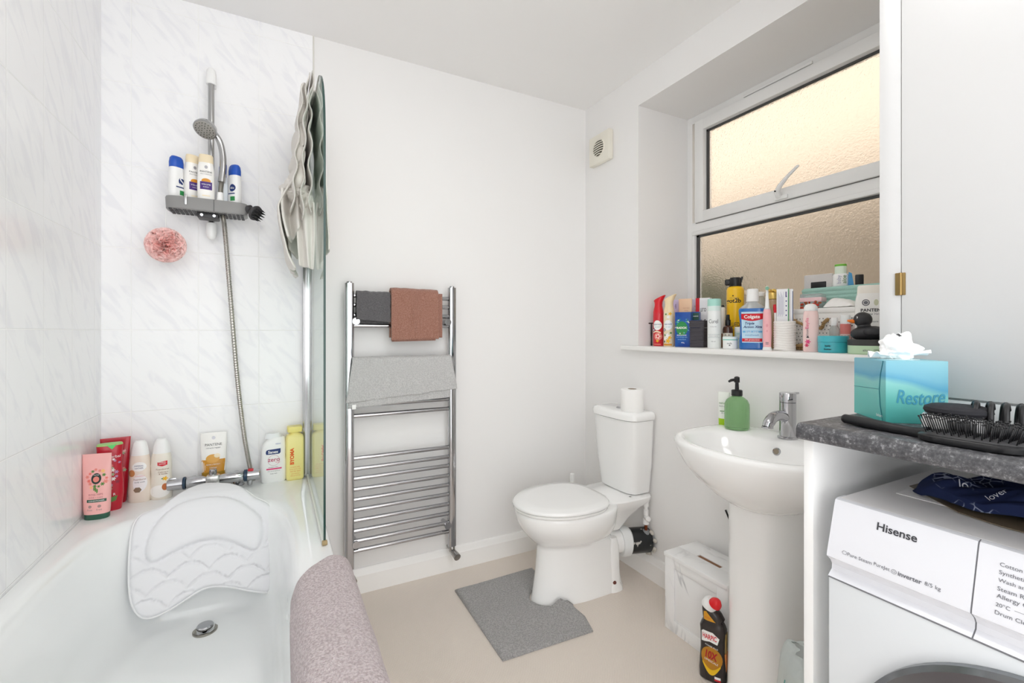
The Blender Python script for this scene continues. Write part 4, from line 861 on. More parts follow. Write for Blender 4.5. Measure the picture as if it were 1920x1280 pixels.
b.text('POWER PLUS', 0, .117, .040, WPRINT, .0012, rot=-.15).text('10X', 0, .089, .036, mat('deep_red', 'a81a1e', .4), .0016, h=.026, bold=.04, rot=-.12).text('LIMESCALE', 0, .070, .042, WPRINT, .0018, rot=-.2)
b.dec(s_poly([(-.026, .196), (-.026, .222), (-.018, .226), (.012, .198)]), mat('amber_panel', 'd89a20', .4), 'neck_label', .0008).text('ORIGINAL', -.012, .207, .022, RED, .0014)
b.dec(s_rect(.010, .018, .028, .026), WPRINT, 'panel', .0008).dec(s_rect(.010, .012, .028, .018), RED, 'panel', .0008)
b.part(MB().box(.0375, .0425, -.012, .014, .045, .10, .001), 'side_label', mat('orange_label', 'd88a4a', .5))
b.part(MB().box(.0365, .0415, -.010, .012, .10, .165, .002), 'side_stripe', mat('tan_stripe', 'a98d55', .5)); b.done()
st = tag(MB().tube([(1.558, 1.195, .458), (1.556, 1.155, .39), (1.552, 1.09, .28), (1.546, 1.02, .112)], [.0035, .003, .003, .0025], 8).build('cleaning_rod', BLACK), 'thin black rod leaning on the wall behind the basin pedestal', 'rod')
bi = thing('waste_bin', 'small white bin between the basin pedestal and the worktop side', 'bin', (1.185, .628, 0))
MB().lathe([(0, .072), (.004, .076), (.325, .096), (.33, .0985), (.335, .096), (.328, .0935), (.01, .072)], 44, cap1=False).build('bucket', mat('bin_white', 'eef0ef', .35), bi)
bl = thing('bin_liner', 'clear bin liner with teal printing turned over the rim of the bin', 'bin liner', (1.185, .628, .24))
def lin_f(u, v):
    a = 2*pi*u; wv = .003*sin(17*a)+.002*sin(31*a+1)
    if v < .5: k = v/.5; return ((.0985+.004*(1-k)*1.6+wv*(1-k))*cos(a), (.0985+.004*(1-k)*1.6+wv*(1-k))*sin(a), .02+.078*k+.012*sin(5*a)*(1-k))
    k = (v-.5)/.5; return ((.0985-.03*k+wv*k*2)*cos(a), (.0985-.03*k+wv*k*2)*sin(a), .098+.045*sin(pi*min(1, k*1.4)*.5)*(.6+.4*sin(3*a+1)))
MB().grid(lin_f, 120, 16).build('film', mat('frosted_film', 'dfe6e4', .35, trans=.5, ior=1.2), bl, smooth=180)
def on_bin(x, z): a = radians(212)+x/.105; return (.1065*cos(a), .1065*sin(a), z)
lv = MB()
for i, t_ in enumerate(('bin', 'liner', 'bags', 'tie')):
    v, f = s_text(t_, -.09+.05*i, .06+.012*(i % 2), .036, rot=.5 if i % 2 else -.3); lv.add([on_bin(x, z) for x, z in v], f)
lv.build('lettering', mat('teal_ink', '3f9a94', .5), bl, smooth=0)

# ================================================================ WORKTOP AND WASHER
GRAN = mat('dark_speckled_laminate', '4a4a4d', .42)
def _gran():
    nt = GRAN.node_tree; N = nt.nodes; L = nt.links; tc = N.new('ShaderNodeTexCoord')
    n = N.new('ShaderNodeTexNoise'); n.inputs['Scale'].default_value = 210; n.inputs['Detail'].default_value = 8; n.inputs['Roughness'].default_value = .75
    n2 = N.new('ShaderNodeTexNoise'); n2.inputs['Scale'].default_value = 75; n2.inputs['Detail'].default_value = 3
    for q in (n, n2): L.new(tc.outputs['Object'], q.inputs['Vector'])
    ad = N.new('ShaderNodeMath'); ad.operation = 'MULTIPLY_ADD'; ad.inputs[1].default_value = .55; L.new(n2.outputs['Fac'], ad.inputs[0]); L.new(n.outputs['Fac'], ad.inputs[2])
    r = N.new('ShaderNodeValToRGB'); e = r.color_ramp.elements; e[0].position = .66; e[0].color = lin('424245'); e[1].position = 1.0; e[1].color = lin('a5a5a7'); x = e.new(.84); x.color = lin('5c5c5f')
    L.new(ad.outputs[0], r.inputs['Fac']); L.new(r.outputs['Color'], bsdf(GRAN).inputs['Base Color'])
_gran()
wt = thing('worktop', 'dark grey speckled worktop over the washing machine', 'worktop', (.878, .521, .948))
MB().prism([(0, .004), (.004, 0), (.30, 0), (.685, 0), (.685, .030), (.012, .030), (.006, .0285), (.002, .024), (0, .018)], -.0008, -1.2, 'y').build('slab', GRAN, wt, smooth=50)
MB().prism([(.0005, .004), (.004, .0005), (.685, .0005), (.685, .0295), (.012, .0295), (.006, .028), (.0025, .024), (.0005, .018)], 0.0002, -.0008, 'y').build('edge_band', mat('dark_edge', '2a2a2c', .4), wt)
tag(MB().box(.903, 1.548, .5035, .521, 0, .948, .001).build('side_panel', mat('white_melamine', 'f5f5f4', .3)), 'white upright panel holding up the end of the worktop', 'panel')
WHT = mat('appliance_white', 'e0e1e6', .22, coat=.2); WHT2 = mat('appliance_body', 'dfe3e6', .28)
wm = thing('washing_machine', 'white front-loading washer dryer under the worktop', 'washing machine', (.875, .465, 0))
yr = -.6
MB().box(.004, .55, yr, 0, .012, .716, .004).box(.05, .55, yr, 0, .70, .838, .004).build('cabinet', WHT2, wm)
MB().box(.034, .55, yr, 0, .835, .85, .005, 3).box(.15, .5, yr+.05, -.04, .8495, .8515, .001).build('top_panel', mat('machine_top', 'e6e4e4', .3), wm)
PFL = [(.034, .8495), (.028, .8475), (.0255, .842), (.0005, .757), (.0, .752), (.004, .749)]
REC = [(.004, .749), (.012, .742), (.017, .734), (.016, .725), (.006, .717), (.004, .715)]
def panel(y0, y1, nm):
    MB().prism(PFL+REC+[(.06, .715), (.06, .8495)], y0, y1, 'y').build(nm, WHT, wm, smooth=30)
panel(0, -.1895, 'detergent_drawer'); panel(-.1915, yr, 'control_panel')
MB().prism([(a+.0012, b-.0006) for a, b in PFL]+[(a+.0012, b) for a, b in REC]+[(.06, .716), (.06, .848)], -.1916, -.1894, 'y').build('seam', mat('seam_grey', '77787c', .6), wm)
MB().box(.003, .02, yr+.001, -.001, .7135, .7155).build('panel_joint', MATS['seam_grey'], wm)
sl = Vector((.0255-.0005, 0, .842-.757)).normalized()
def onp(y, h): return (.0005+sl.x*h-.0007*sl.z, -y, .757+sl.z*h+.0007*sl.x)   # y along the front from the left corner, h up the sloping face
T1, T2, T3 = MB(), MB(), MB()
def lp(mb, t, y, h, w, **k):
    v, f = s_text(t, y, h, w, **k); mb.add([onp(a, c) for a, c in v], f)
lp(T1, 'Hisense', .095, .0715, .054, bold=.02); T1.build('lettering', mat('dark_grey_ink', '3c3d42', .4), wm, smooth=0)
lp(T2, 'Pure Steam', .050, .0105, .036); lp(T2, 'PureJet', .082, .0105, .022); lp(T2, 'inverter', .119, .0105, .030, bold=.02); lp(T2, '8/5 kg', .147, .0105, .019)
for s_ in (s_ring(.0275, .0105, .004, .0035, .0006, 6), s_ring(.0985, .0105, .0036, .0036, .0005), s_ring(.0985, .0105, .0018, .0018, .0004)): T2.add([onp(a, c) for a, c in s_[0]], s_[1])
for i, (t_, w_) in enumerate((('Cotton Dry', .036), ('Synthetics Dry', .045), ('Wash and Dry', .043), ('Steam Refresh', .045), ('Allergy Care', .040), ('20\u00b0C', .014), ('Drum Clean', .036))):
    lp(T2, t_, .214+w_/2, .0725-.0105*i, w_)
v, f = s_rect(.232, .0197, .262, .0201); T2.add([onp(a, c) for a, c in v], f); T2.build('lettering', mat('mid_grey_ink', '66676d', .4), wm, smooth=0)
dm = Matrix.Translation((.003, -.295, .444)) @ Matrix.Rotation(-pi/2, 4, 'Y')
MB().lathe([(0, .257), (.012, .257), (.018, .250), (.018, .229), (.012, .225)], 96, cap1=False, cap0=False).tf(dm).build('door_ring', mat('dark_chrome', '8d8f92', .18, 1.), wm)
MB().lathe([(.006, .2255), (.010, .2255), (.016, .18), (.018, .08), (.018, .001)], 72).tf(dm).build('door_glass', mat('smoked_door', '2c2a28', .12, coat=.5), wm)
# bag with a navy bandana on the machine
CX_, CY_ = 1.09, .275
NAV = mat('navy_bandana', '20294a', .85, spec=.2)
def _nav():
    nt = NAV.node_tree; N = nt.nodes; L = nt.links; tc = N.new('ShaderNodeTexCoord')
    w_ = N.new('ShaderNodeTexVoronoi'); w_.inputs['Scale'].default_value = 60; w_.feature = 'DISTANCE_TO_EDGE'; n = N.new('ShaderNodeTexNoise'); n.inputs['Scale'].default_value = 14
    L.new(tc.outputs['Object'], w_.inputs['Vector']); L.new(tc.outputs['Object'], n.inputs['Vector'])
    r = N.new('ShaderNodeValToRGB'); r.color_ramp.elements[0].position = .03; r.color_ramp.elements[0].color = (1, 1, 1, 1); r.color_ramp.elements[1].position = .06; r.color_ramp.elements[1].color = (0, 0, 0, 1)
    r2 = N.new('ShaderNodeValToRGB'); r2.color_ramp.elements[0].position = .52; r2.color_ramp.elements[1].position = .60
    L.new(w_.outputs['Distance'], r.inputs['Fac']); L.new(n.outputs['Fac'], r2.inputs['Fac'])
    mu = N.new('ShaderNodeMath'); mu.operation = 'MULTIPLY'; L.new(r.outputs['Color'], mu.inputs[0]); L.new(r2.outputs['Color'], mu.inputs[1])
    mxn = N.new('ShaderNodeMix'); mxn.data_type = 'RGBA'; L.new(mu.outputs[0], mxn.inputs['Factor']); mxn.inputs['A'].default_value = lin('222c50'); mxn.inputs['B'].default_value = lin('9aa2bb')
    L.new(mxn.outputs['Result'], bsdf(NAV).inputs['Base Color'])
_nav()
bn = thing('bandana', 'crumpled navy paisley bandana on top of the washing machine', 'bandana', (CX_, CY_, .852))
def hump(x, y):   # folds of the cloth
    d = ((x-.012)/.108)**2+((y+.01)/.158)**2; h = max(0, 1-d)
    return .006+.062*h**.6*(.55+.45*noise.noise(Vector((x*16, y*13, 2))))+.016*abs(noise.noise(Vector((x*34+y*22, y*12, 7))))*min(1, h*3)
def bfn(u, v):
    a = 2*pi*u; r_ = v*(1+.12*sin(3*a+1)+.06*sin(7*a)); x, y = .096*r_*cos(a)+.012, .142*r_*sin(a)-.01
    return (x, y, hump(x, y)*(1 if v < .97 else .5))
MB().grid(bfn, 110, 46).build('cloth', NAV, bn, smooth=180)
wl = MB()
for t_, x, y, w_, ro_ in (('lover', -.052, .02, .028, 1.0), ('ov ov', -.045, -.055, .030, -.2), ('lo', -.035, .065, .012, .4)):
    v, f = s_text(t_, 0, 0, w_, rot=ro_+TZ); wl.add([(x+a, y+c, hump(x+a, y+c)+.0015) for a, c in v], f)
wl.build('lettering', mat('white_ink', 'd5d8e2', .6), bn, smooth=0)
tag(MB().prism([(.0, .155), (-.045, .105), (-.088, .055), (-.102, .0), (-.10, -.09), (-.08, -.18), (.16, -.18), (.17, .1), (.09, .15)], .0, .0012, 'z').build('plastic_bag', mat('brown_clear_film', '93836f', .15, trans=.3, ior=1.2), None, (CX_, CY_, .8517)), 'flattened clear plastic bag under the bandana on the washing machine', 'bag')

# ================================================================ ON THE WORKTOP
TB = mat('teal_tissue_carton', '57b9bd', .35)
def _tb():
    nt = TB.node_tree; N = nt.nodes; L = nt.links; tc = N.new('ShaderNodeTexCoord'); sp_ = N.new('ShaderNodeSeparateXYZ'); L.new(tc.outputs['Object'], sp_.inputs[0])
    n = N.new('ShaderNodeTexNoise'); n.inputs['Scale'].default_value = 9; L.new(tc.outputs['Object'], n.inputs['Vector'])
    a = N.new('ShaderNodeMath'); a.operation = 'MULTIPLY_ADD'; a.inputs[1].default_value = .03; L.new(n.outputs['Fac'], a.inputs[0]); L.new(sp_.outputs['Z'], a.inputs[2])
    b_ = N.new('ShaderNodeMath'); b_.operation = 'MULTIPLY_ADD'; b_.inputs[1].default_value = .22; L.new(sp_.outputs['X'], b_.inputs[0]); L.new(a.outputs[0], b_.inputs[2])
    mr = N.new('ShaderNodeMapRange'); mr.inputs['From Max'].default_value = .14; L.new(b_.outputs[0], mr.inputs['Value'])
    r = N.new('ShaderNodeValToRGB'); e = r.color_ramp.elements; e[0].position = .05; e[0].color = lin('4fb3ac'); e[1].position = 1; e[1].color = lin('88bfca')
    for p_, c_ in ((.35, '66bdb6'), (.56, '80c6c2'), (.64, '519fc0'), (.72, '6db0c6')): x = e.new(p_); x.color = lin(c_)
    L.new(mr.outputs[0], r.inputs['Fac']); L.new(r.outputs['Color'], bsdf(TB).inputs['Base Color'])
_tb()
tb_ = thing('tissue_box', 'teal cube tissue box standing on the worktop by the cupboard', 'tissue box', (1.102, .453, .9782), radians(-40.2))
MB().box(-.05, .05, -.0575, .0575, 0, .1175, .0008).build('carton', TB, tb_)
MB().prism([(-.0515, .030), (-.046, .058), (-.0475, .0655)][:0] or [(.0575, .1165), (.0575, .0), (-.048, .0), (-.040, .03), (-.037, .06), (-.041, .09), (-.050, .1165)], -.0503, -.0507, 'x').build('end_flap', TB, tb_)
ln = MB(); ln.tube([(-.0509, y, z) for y, z in ((-.048, .001), (-.040, .03), (-.037, .06), (-.041, .09), (-.050, .1165))], .0006, 6); ln.tube([(-.0509, -.034, .061), (-.0509, .057, .057)], .0005, 6)
ln.build('flap_crease', mat('crease_teal', '2f7d8a', .5), tb_)
lt = MB(); v, f = s_text('Restore', .006, .052, .078, h=.026, shear=.25, bold=.012); lt.add([(x, -.0585, z-.0035*cos(x*40)) for x, z in v], f); lt.build('lettering', mat('embossed_blue', '3f96b2', .4), tb_, smooth=0)
lt = MB(); v, f = s_text('balsam', .038, .011, .02); lt.add([(-.0512, -x, z) for x, z in v], f); lt.build('lettering', WPRINT, tb_, smooth=0)
MB().prism([(.034*cos(2*pi*i/32), .028*sin(2*pi*i/32)) for i in range(32)], .1173, .1182, 'z').build('opening', mat('opening_film', 'dfeff0', .3), tb_)
def tis(u, v):
    a = 2*pi*u; t = pi*v*.93; d = Vector((sin(t)*cos(a), sin(t)*sin(a), -cos(t)))
    k = 1+.5*noise.noise(d*1.5+Vector((2, 5, 1)))+.3*abs(noise.noise(d*3.1+Vector((7, 1, 4))))-.05
    return (.031*d.x*k, .026*d.y*k, .138+(.023 if d.z < 0 else .03)*d.z*k)
MB().grid(tis, 90, 60).build('tissue', mat('tissue_white', 'fbfbfb', .9), tb_, smooth=180)
def tis2(u, v): a = -.5+1.1*u; r_ = .012+.036*v; return (r_*cos(a), r_*sin(a)*1.1, .121+.022*v-.012*v*v+.006*sin(u*11)*v)
o = MB().grid(tis2, 30, 12).build('tissue', MATS['tissue_white'], tb_, smooth=180); solid(o, .001)
o = MB().grid(lambda u, v: (lambda q: (-q[0], q[1]*.9, q[2]-.004))(tis2(u, v)), 30, 12).build('tissue', MATS['tissue_white'], tb_, smooth=180); solid(o, .001)
pt = thing('powder_pot', 'round white pot with a black powder puff on top beside the tissue box', 'pot', (1.02, .338, .9782))
MB().lathe([(0, .041), (.002, .043), (.010, .044), (.0105, .0435), (.011, .044), (.028, .044), (.031, .042)], 48).build('pot', mat('pot_white', 'f3f1f3', .3), pt)
pf = tag(MB().lathe([(0, .034), (.003, .041), (.008, .0435), (.013, .042), (.017, .034), (.0185, .015), (.0188, .001)], 48, (0, 0, 0)).build('powder_puff', mat('black_puff', '242429', .8, bump=(60, .4, .004)), None, (1.018, .336, 1.0094)), 'black satin powder puff lying on the round white pot', 'powder puff')
hb = thing('hairbrush', 'black paddle hairbrush lying bristles up along the edge of the worktop', 'hairbrush', (.936, .290, .9782))
MB().rings([[(x, y, z) for x, y, _ in sring((0, a, b_, 3.6), 60)] for z, a, b_ in ((0, .034, .058), (.003, .038, .062), (.010, .0385, .0625), (.0125, .036, .060))]).tube([(0, .055, .006), (0, .075, .007), (0, .10, .008), (.004, .14, .009), (.010, .178, .010)], [.013, .0085, .0085, .0095, .0085], 18).ball((.010, .179, .010), (.0088, .008, .0085), 16, 8).build('handle_and_paddle', BLACK, hb, smooth=50)
MB().rings([[(x, y, z) for x, y, _ in sring((0, a, b_, 3.2), 60)] for z, a, b_ in ((.0122, .033, .057), (.0145, .031, .055), (.0165, .022, .044), (.017, .004, .01))]).build('cushion', mat('rubber_pad', '3a3a3c', .5), hb, smooth=60)
bt = MB()
for i in range(9):
    for j in range(13):
        x, y = -.028+.007*i, -.050+.0083*j
        if abs(x/.032)**3+abs(y/.056)**3 > 1: continue
        tx, ty = x*1.16, y*1.16; h = .038+random.uniform(-.002, .001)
        bt.tube([(x, y, .014), (tx, ty, h)], .0009, 5); bt.ball((tx, ty, h), .0016, 6, 4)
o = bt.build('bristles', BLACK, hb, smooth=180); o['kind'] = 'stuff'
cl = thing('claw_clip', 'black plastic claw hair clip behind the paddle hairbrush', 'hair clip', (1.034, .286, .9782), radians(-70))
for k in range(5):
    x = -.034+.017*k
    for s_ in (1, -1):
        MB().tube(bez([(x, .004*s_, .006), (x, .020*s_, .014), (x+.001, .026*s_, .032), (x+.002, .017*s_, .050), (x+.004, .004*s_, .055), (x+.006, -.006*s_, .047)], 5), [.0042]*20+[.004, .0038, .0034, .003, .0028, .0022], 10).build('claw', BLACK, cl)
MB().tube([(-.038, 0, .006), (.038, 0, .006)], .0058, 12).build('spine', BLACK, cl)
# ================================================================ THINGS ON THE WINDOW SILL
S0 = 1.0832
def A(d): return radians(d)
def spray(loc, label, m, mtop, k):
    b = Item('air_freshener', label, 'air freshener', (loc[0], loc[1], S0), A(-66), 'air freshener cans on the sill')
    b.body([(0, .0225, .0225, 2), (.003, .0245, .0245, 2), (.145, .0245, .0245, 2), (.160, .0235, .0235, 2)], m, n=32)
    R = []
    for z, rx, ry, cx, tl in ((.158, .0238, .0238, 0, 0), (.175, .021, .021, 0, 0), (.19, .0175, .019, .0, .1), (.204, .018, .019, .001, .3), (.218, .0225, .019, .004, .42), (.227, .028, .018, .006, .46), (.230, .026, .015, .006, .46)):
        R.append([(x+cx, y, z_+x*tl) for x, y, z_ in sring((z, rx, ry, 2.2), 32)])
    b.part(MB().rings(R), 'spray_head', mtop)
    b.dec(s_ell(.003, .098, .0185, .0235), WPRINT, 'badge', .0006).text('febreze', .003, .103, .032, NAVY, .0012, rot=.06).text('air mist', .003, .090, .02, TEALP, .0012).dec(s_ell(-.014, .076, .0062, .0065), NAVY, 'dot', .0013).dec(s_ell(-.014, .076, .0035, .0037), WPRINT, 'dot', .0017)
    if k == 0:
        b.dec(s_ell(.006, .045, .017, .018), ROSE, 'floral_print', .0006).dec(s_flower(.006, .046, .014, 5), mat('pale_pink', 'f6c9c4', .4), 'floral_print', .0009).dec(s_ell(.006, .046, .004, .005), RED, 'flower_heart', .0013)
        b.dec(s_strip([(-.018+.036*i/8, .066+.006*sin(pi*i/8)) for i in range(9)], [(-.018+.036*i/8, .060+.006*sin(pi*i/8)) for i in range(9)]), CREAM, 'band', .0004).dec(s_flower(.004, .024, .008, 5), YELLOWP, 'floral_print', .0008).dec(s_rect(-.016, .006, .018, .010), ROSE, 'band')
    else:
        for x, z, r_, c in ((-.006, .148, .006, LEAF), (.012, .15, .009, YELLOWP), (.004, .135, .008, WPRINT), (.0, .05, .013, WPRINT), (.010, .04, .010, YELLOWP), (-.010, .036, .010, WPRINT), (.004, .025, .012, YELLOWP), (-.011, .052, .006, LEAF), (.015, .062, .006, LEAF), (-.014, .022, .006, DKGREEN)): b.dec(s_flower(x, z, r_, 5), c, 'floral_print', .0006)
        b.dec(s_rect(-.018, .004, .019, .012), GOLD, 'band')
    return b.done()
spray((1.63, 1.616), 'red flowery air freshener can, first on the sill beside the window reveal', mat('red_can', 'cf2330', .3, coat=.2), mat('red_nozzle', 'd61f2c', .3), 0)
spray((1.63, 1.550), 'cream vanilla air freshener can right of the red one', mat('cream_can', 'eee0c0', .3, coat=.2), mat('peach_nozzle', 'f2dcb4', .35), 1)
rz_ = thing('razor', 'black safety razor standing beside the red air freshener can', 'razor', (1.632, 1.664, S0), A(-60))
MB().tube([(0, 0, 0), (0, 0, .03), (0, 0, .06), (0, 0, .108)], [.0048, .0034, .0042, .003], 12).build('handle', BLACK, rz_); MB().box(-.013, .013, -.005, .005, .106, .112, .002).build('head', BLACK, rz_)
def carton(name, label, cat, loc, w, d, h, m, rz=-66, z=S0, group=None, bev=.001):
    b = Item(name, label, cat, (loc[0], loc[1], z), A(rz), group); b.prof = [(0, w/2, d/2, 60), (h, w/2, d/2, 60)]
    b.part(MB().box(-w/2, w/2, -d/2, d/2, 0, h, bev), 'box', m, 30); return b
b = carton('soap_carton', 'slim lilac carton behind the cream air freshener can', 'carton', (1.75, 1.612), .036, .05, .222, mat('lilac_carton', 'cbbfe0', .4)); b.text('calm', 0, .19, .02, PURPLE, rot=pi/2).done()
b = Item('cream_tube', 'peach coloured tube standing behind the blue and green carton', 'tube', (1.712, 1.528, S0), A(-66))
b.body([(.02, .026, .016, 2.4), (.1, .029, .012, 2.6), (.18, .030, .005, 5), (.222, .031, .002, 8)], mat('peach_tube', 'f2cfae', .35)); b.part(MB().loft([(0, .022, .016, 2.2), (.02, .023, .0165, 2.2)]), 'cap', WHITE)
b.text('body lotion', .006, .178, .03, mat('apricot_ink', 'c98a6a', .5)).text('honey', .006, .166, .018, MATS['apricot_ink']).done()
RDX = mat('blue_carton', '1f5fb0', .3, mottle=('1a3f95', 14, .4, .62))
b = carton('bath_salts_carton', 'blue and green bath salts carton in front of the peach tube', 'carton', (1.63, 1.464), .067, .034, .155, RDX, -62)
b.dec(s_ell(-.004, .082, .025, .032), GREEN, 'leaf_disc', .0005)
for i in range(26): a = random.uniform(0, 2*pi); q = random.uniform(.8, 1.25); b.dec(s_flower(-.002+.027*q*cos(a), .092+.034*q*sin(a), random.uniform(.002, .005), 5), random.choice((mat('splash_aqua', '6fc4d8', .4), WPRINT, LEAF, mat('splash_green', '3fb068', .4))), 'splash_print', .0007)
b.text('RADOX', -.004, .085, .044, WPRINT, .0012, bold=.035).text('MUSCLE SOAK', -.004, .052, .042, WPRINT, bold=.02).text('bath therapy salts', -.004, .043, .046, mat('sky_print', '9fd0ee', .4)).text('herbal blend', -.004, .033, .034, MATS['sky_print']).text('400g', -.0, .018, .014, WPRINT).done()
b = carton('bath_salts_carton', 'second blue carton with a green flash, half hidden behind the dark woven box', 'carton', (1.688, 1.452), .042, .03, .157, RDX, -62); b.dec(s_rect(-.006, .120, .020, .152), DKGREEN, 'flash').text('RADOX', .007, .137, .022, WPRINT, bold=.03).done()
b = carton('tissue_packet', 'lilac and grey packet behind the blue cartons near the window', 'packet', (1.79, 1.528), .045, .03, .222, mat('lilac_packet', 'c9c2d8', .45)); b.text('soft', .004, .19, .022, LEAF).text('aloe', .004, .17, .02, LEAF).dec(s_rect(-.02, .1, .02, .13), PINKP).done()
b = carton('toothbrush_carton', 'white carton with a red stripe behind the dark woven box', 'carton', (1.755, 1.460), .062, .034, .222, mat('white_carton', 'eef0f5', .4)); b.dec(s_rect(-.031, .0, -.014, .222), RED, 'stripe').text('uro', .002, .168, .026, GREYINK, h=.017).text('/', .008, .115, .010, INK, bold=.06).dec(s_poly([(-.016, .105), (-.002, .105), (-.006, .125)]), NAVY, 'corner').done()
# dark woven box with a lid
wb = thing('woven_box', 'dark grey woven box with a lid, left of the mint-capped can', 'box', (1.64, 1.388, S0), A(-75))
WV = mat('charcoal_weave', '47444a', .75)
def woven(root, x, y, z0, z1, n, amp, m, nm):
    R = []
    for i in range(n*4+1):
        k = i/(n*4); e = amp*abs(sin(pi*k*n)); R.append([(px, py, z0+(z1-z0)*k) for px, py, _ in sring((0, x+e, y+e, 9), 56)])
    return MB().rings(R).build(nm, m, root, smooth=60)
woven(wb, .031, .026, 0, .084, 11, .0016, WV, 'body'); woven(wb, .0325, .0275, .085, .116, 4, .0016, WV, 'lid')
b = Item('deodorant_can', 'white can with a mint green cap, left of the yellow hairspray', 'can', (1.608, 1.286, S0), A(-60))
b.body([(0, .0245, .0245, 2), (.003, .0262, .0262, 2), (.150, .0262, .0262, 2), (.153, .0255, .0255, 2)], mat('satin_white_can', 'edf0ef', .28, coat=.2), n=48)
b.part(MB().lathe([(.153, .0262), (.172, .0262), (.174, .0255)], 48), 'collar', mat('pale_mint', 'dcebe7', .3)); b.part(MB().lathe([(.172, .0255), (.173, .0264), (.199, .026), (.202, .0245), (.202, .001)], 48), 'cap', mat('mint_cap', 'a9dcd0', .35))
b.text('Curel', 0, .110, .034, GREYINK, h=.016).text('foaming wash', 0, .088, .024, GREYINK).dec(s_rect(-.022, .056, .022, .0572, 12), mat('silver_line', 'b9c2c4', .4), 'line').dec(s_rect(-.022, .043, .022, .0442, 12), MATS['silver_line'], 'line').text('intensive moisture', 0, .05, .034, GREYINK).text('150 ml', 0, .028, .016, GREYINK).done()
b = Item('serum_bottle', 'slim white bottle with a dark top and brown foot behind the dropper bottle', 'bottle', (1.702, 1.321, S0), A(-60)); b.body([(0, .0105, .0105, 2), (.06, .0115, .0115, 2)], BROWN, n=24, front=False); b.body([(.06, .0115, .0115, 2), (.165, .0115, .0115, 2), (.172, .010, .010, 2)], mat('bone_white', 'e6e0d8', .4), name='sleeve', n=24); b.part(MB().lathe([(.172, .0075), (.181, .0075), (.182, .005)], 20), 'cap', BLACK); b.done()
b = Item('pump_bottle', 'small brown glass bottle with a black pump and cream label', 'bottle', (1.668, 1.268, S0), A(-60))
b.body([(0, .0185, .0185, 2), (.003, .0195, .0195, 2), (.078, .0195, .0195, 2), (.088, .017, .017, 2), (.094, .009, .009, 2), (.10, .0085, .0085, 2)], mat('amber_glass', '4a2a1c', .1, coat=.5), n=32)
b.part(MB().lathe([(.094, .0105), (.116, .0105), (.117, .007), (.138, .0065), (.1385, .003)], 20), 'pump', BLACK)
b.dec(s_rect(-.0185, .02, .0185, .062, 14), mat('cream_label', 'e4ded0', .5), 'label', .0005).text('A. A', 0, .054, .02, INK, .001).text('face serum', 0, .044, .026, GREYINK, .001).text('30 ml', 0, .034, .016, GREYINK, .001).dec(s_rect(-.0185, .0, .0185, .012, 14), INK, 'foot_band').done()
b = Item('cream_jar', 'squat white cream jar with a mint rim beside the blue mouthwash', 'jar', (1.603, 1.208, S0), A(-58)); b.body([(0, .0255, .0255, 2), (.002, .0272, .0272, 2), (.034, .0275, .0275, 2)], mat('milk_glass', 'f3f4f2', .25), n=40); b.part(MB().lathe([(.034, .0278), (.036, .028), (.046, .028), (.048, .0265), (.048, .001)], 40), 'lid', mat('mint_white_lid', 'e4f1ee', .3)); b.part(MB().lathe([(.0342, .0283), (.0375, .0283)], 40, cap0=False, cap1=False), 'rim', mat('mint_rim', '79c9b9', .4)); b.text('milk', 0, .022, .018, GREYINK).dec(s_poly([(-.004, .012), (.004, .012), (0, .018)]), GREYINK, 'emblem').done()
b = Item('cream_jar', 'taller pale mint cream jar behind the squat white jar', 'jar', (1.703, 1.228, S0), A(-58)); b.body([(0, .027, .027, 2), (.003, .0285, .0285, 2), (.066, .0285, .0285, 2)], mat('pale_mint_jar', 'd6e6e2', .3), n=40); b.part(MB().lathe([(.066, .028), (.067, .0288), (.085, .0288), (.087, .027), (.087, .001)], 40), 'lid', WHITE); b.dec(s_rect(-.02, .058, .02, .0595, 12), TEALP, 'line').text('hydra gel', 0, .04, .034, GREYINK).done()
b = Item('hairspray', 'tall yellow hairspray with a black trigger cap', 'hairspray', (1.748, 1.293, S0), A(-58))
b.body([(0, .032, .032, 2), (.004, .034, .034, 2), (.245, .034, .034, 2), (.256, .030, .030, 2), (.26, .024, .024, 2)], mat('yellow_can', 'f2c012', .3, coat=.2), n=48)
b.part(MB().lathe([(.258, .023), (.262, .0245), (.292, .0235), (.298, .020), (.298, .001)], 36).box(-.040, -.018, -.011, .011, .266, .292, .005, 3).prism([(.012, .290), (.028, .302), (.030, .296), (.024, .276), (.016, .276)], -.007, .007, 'y'), 'trigger_cap', BLACK)
b.text('got2b', -.004, .196, .056, INK, bold=.02).dec(s_flower(-.006, .219, .004, 6), INK, 'emblem').text('schwarzkopf', -.002, .210, .034, GREYINK).text('GLUED', -.006, .098, .05, INK, h=.018).text('blasting freeze spray', 0, .075, .05, INK).done()
for (x, y, h, lab) in ((1.82, 1.29, .246, 'slim clear bottle with a white lid behind the yellow hairspray'), (1.815, 1.222, .234, 'slim clear bottle with a white lid behind the mouthwash cap')):
    b = Item('clear_bottle', lab, 'bottle', (x, y, S0), 0, 'clear bottles by the glass'); b.body([(0, .015, .015, 2), (.003, .0165, .0165, 2), (h-.03, .0165, .0165, 2), (h-.018, .013, .013, 2)], mat('clear_plastic', 'e4e6e3', .12, trans=.7, ior=1.2), n=28); b.part(MB().lathe([(h-.018, .015), (h-.014, .017), (h-.002, .017), (h, .015), (h, .001)], 28), 'lid', WHITE); b.dec(s_rect(-.012, .06, .012, .12), WPRINT).done()
BLU = mat('blue_mouthwash', '1467b4', .06, coat=.6); CL2 = mat('clear_shoulder', 'd9dedf', .08, trans=.5, ior=1.2, coat=.4)
b = Item('mouthwash', 'blue mouthwash bottle with a white cap in the middle of the sill', 'mouthwash', (1.628, 1.130, S0), A(-60))
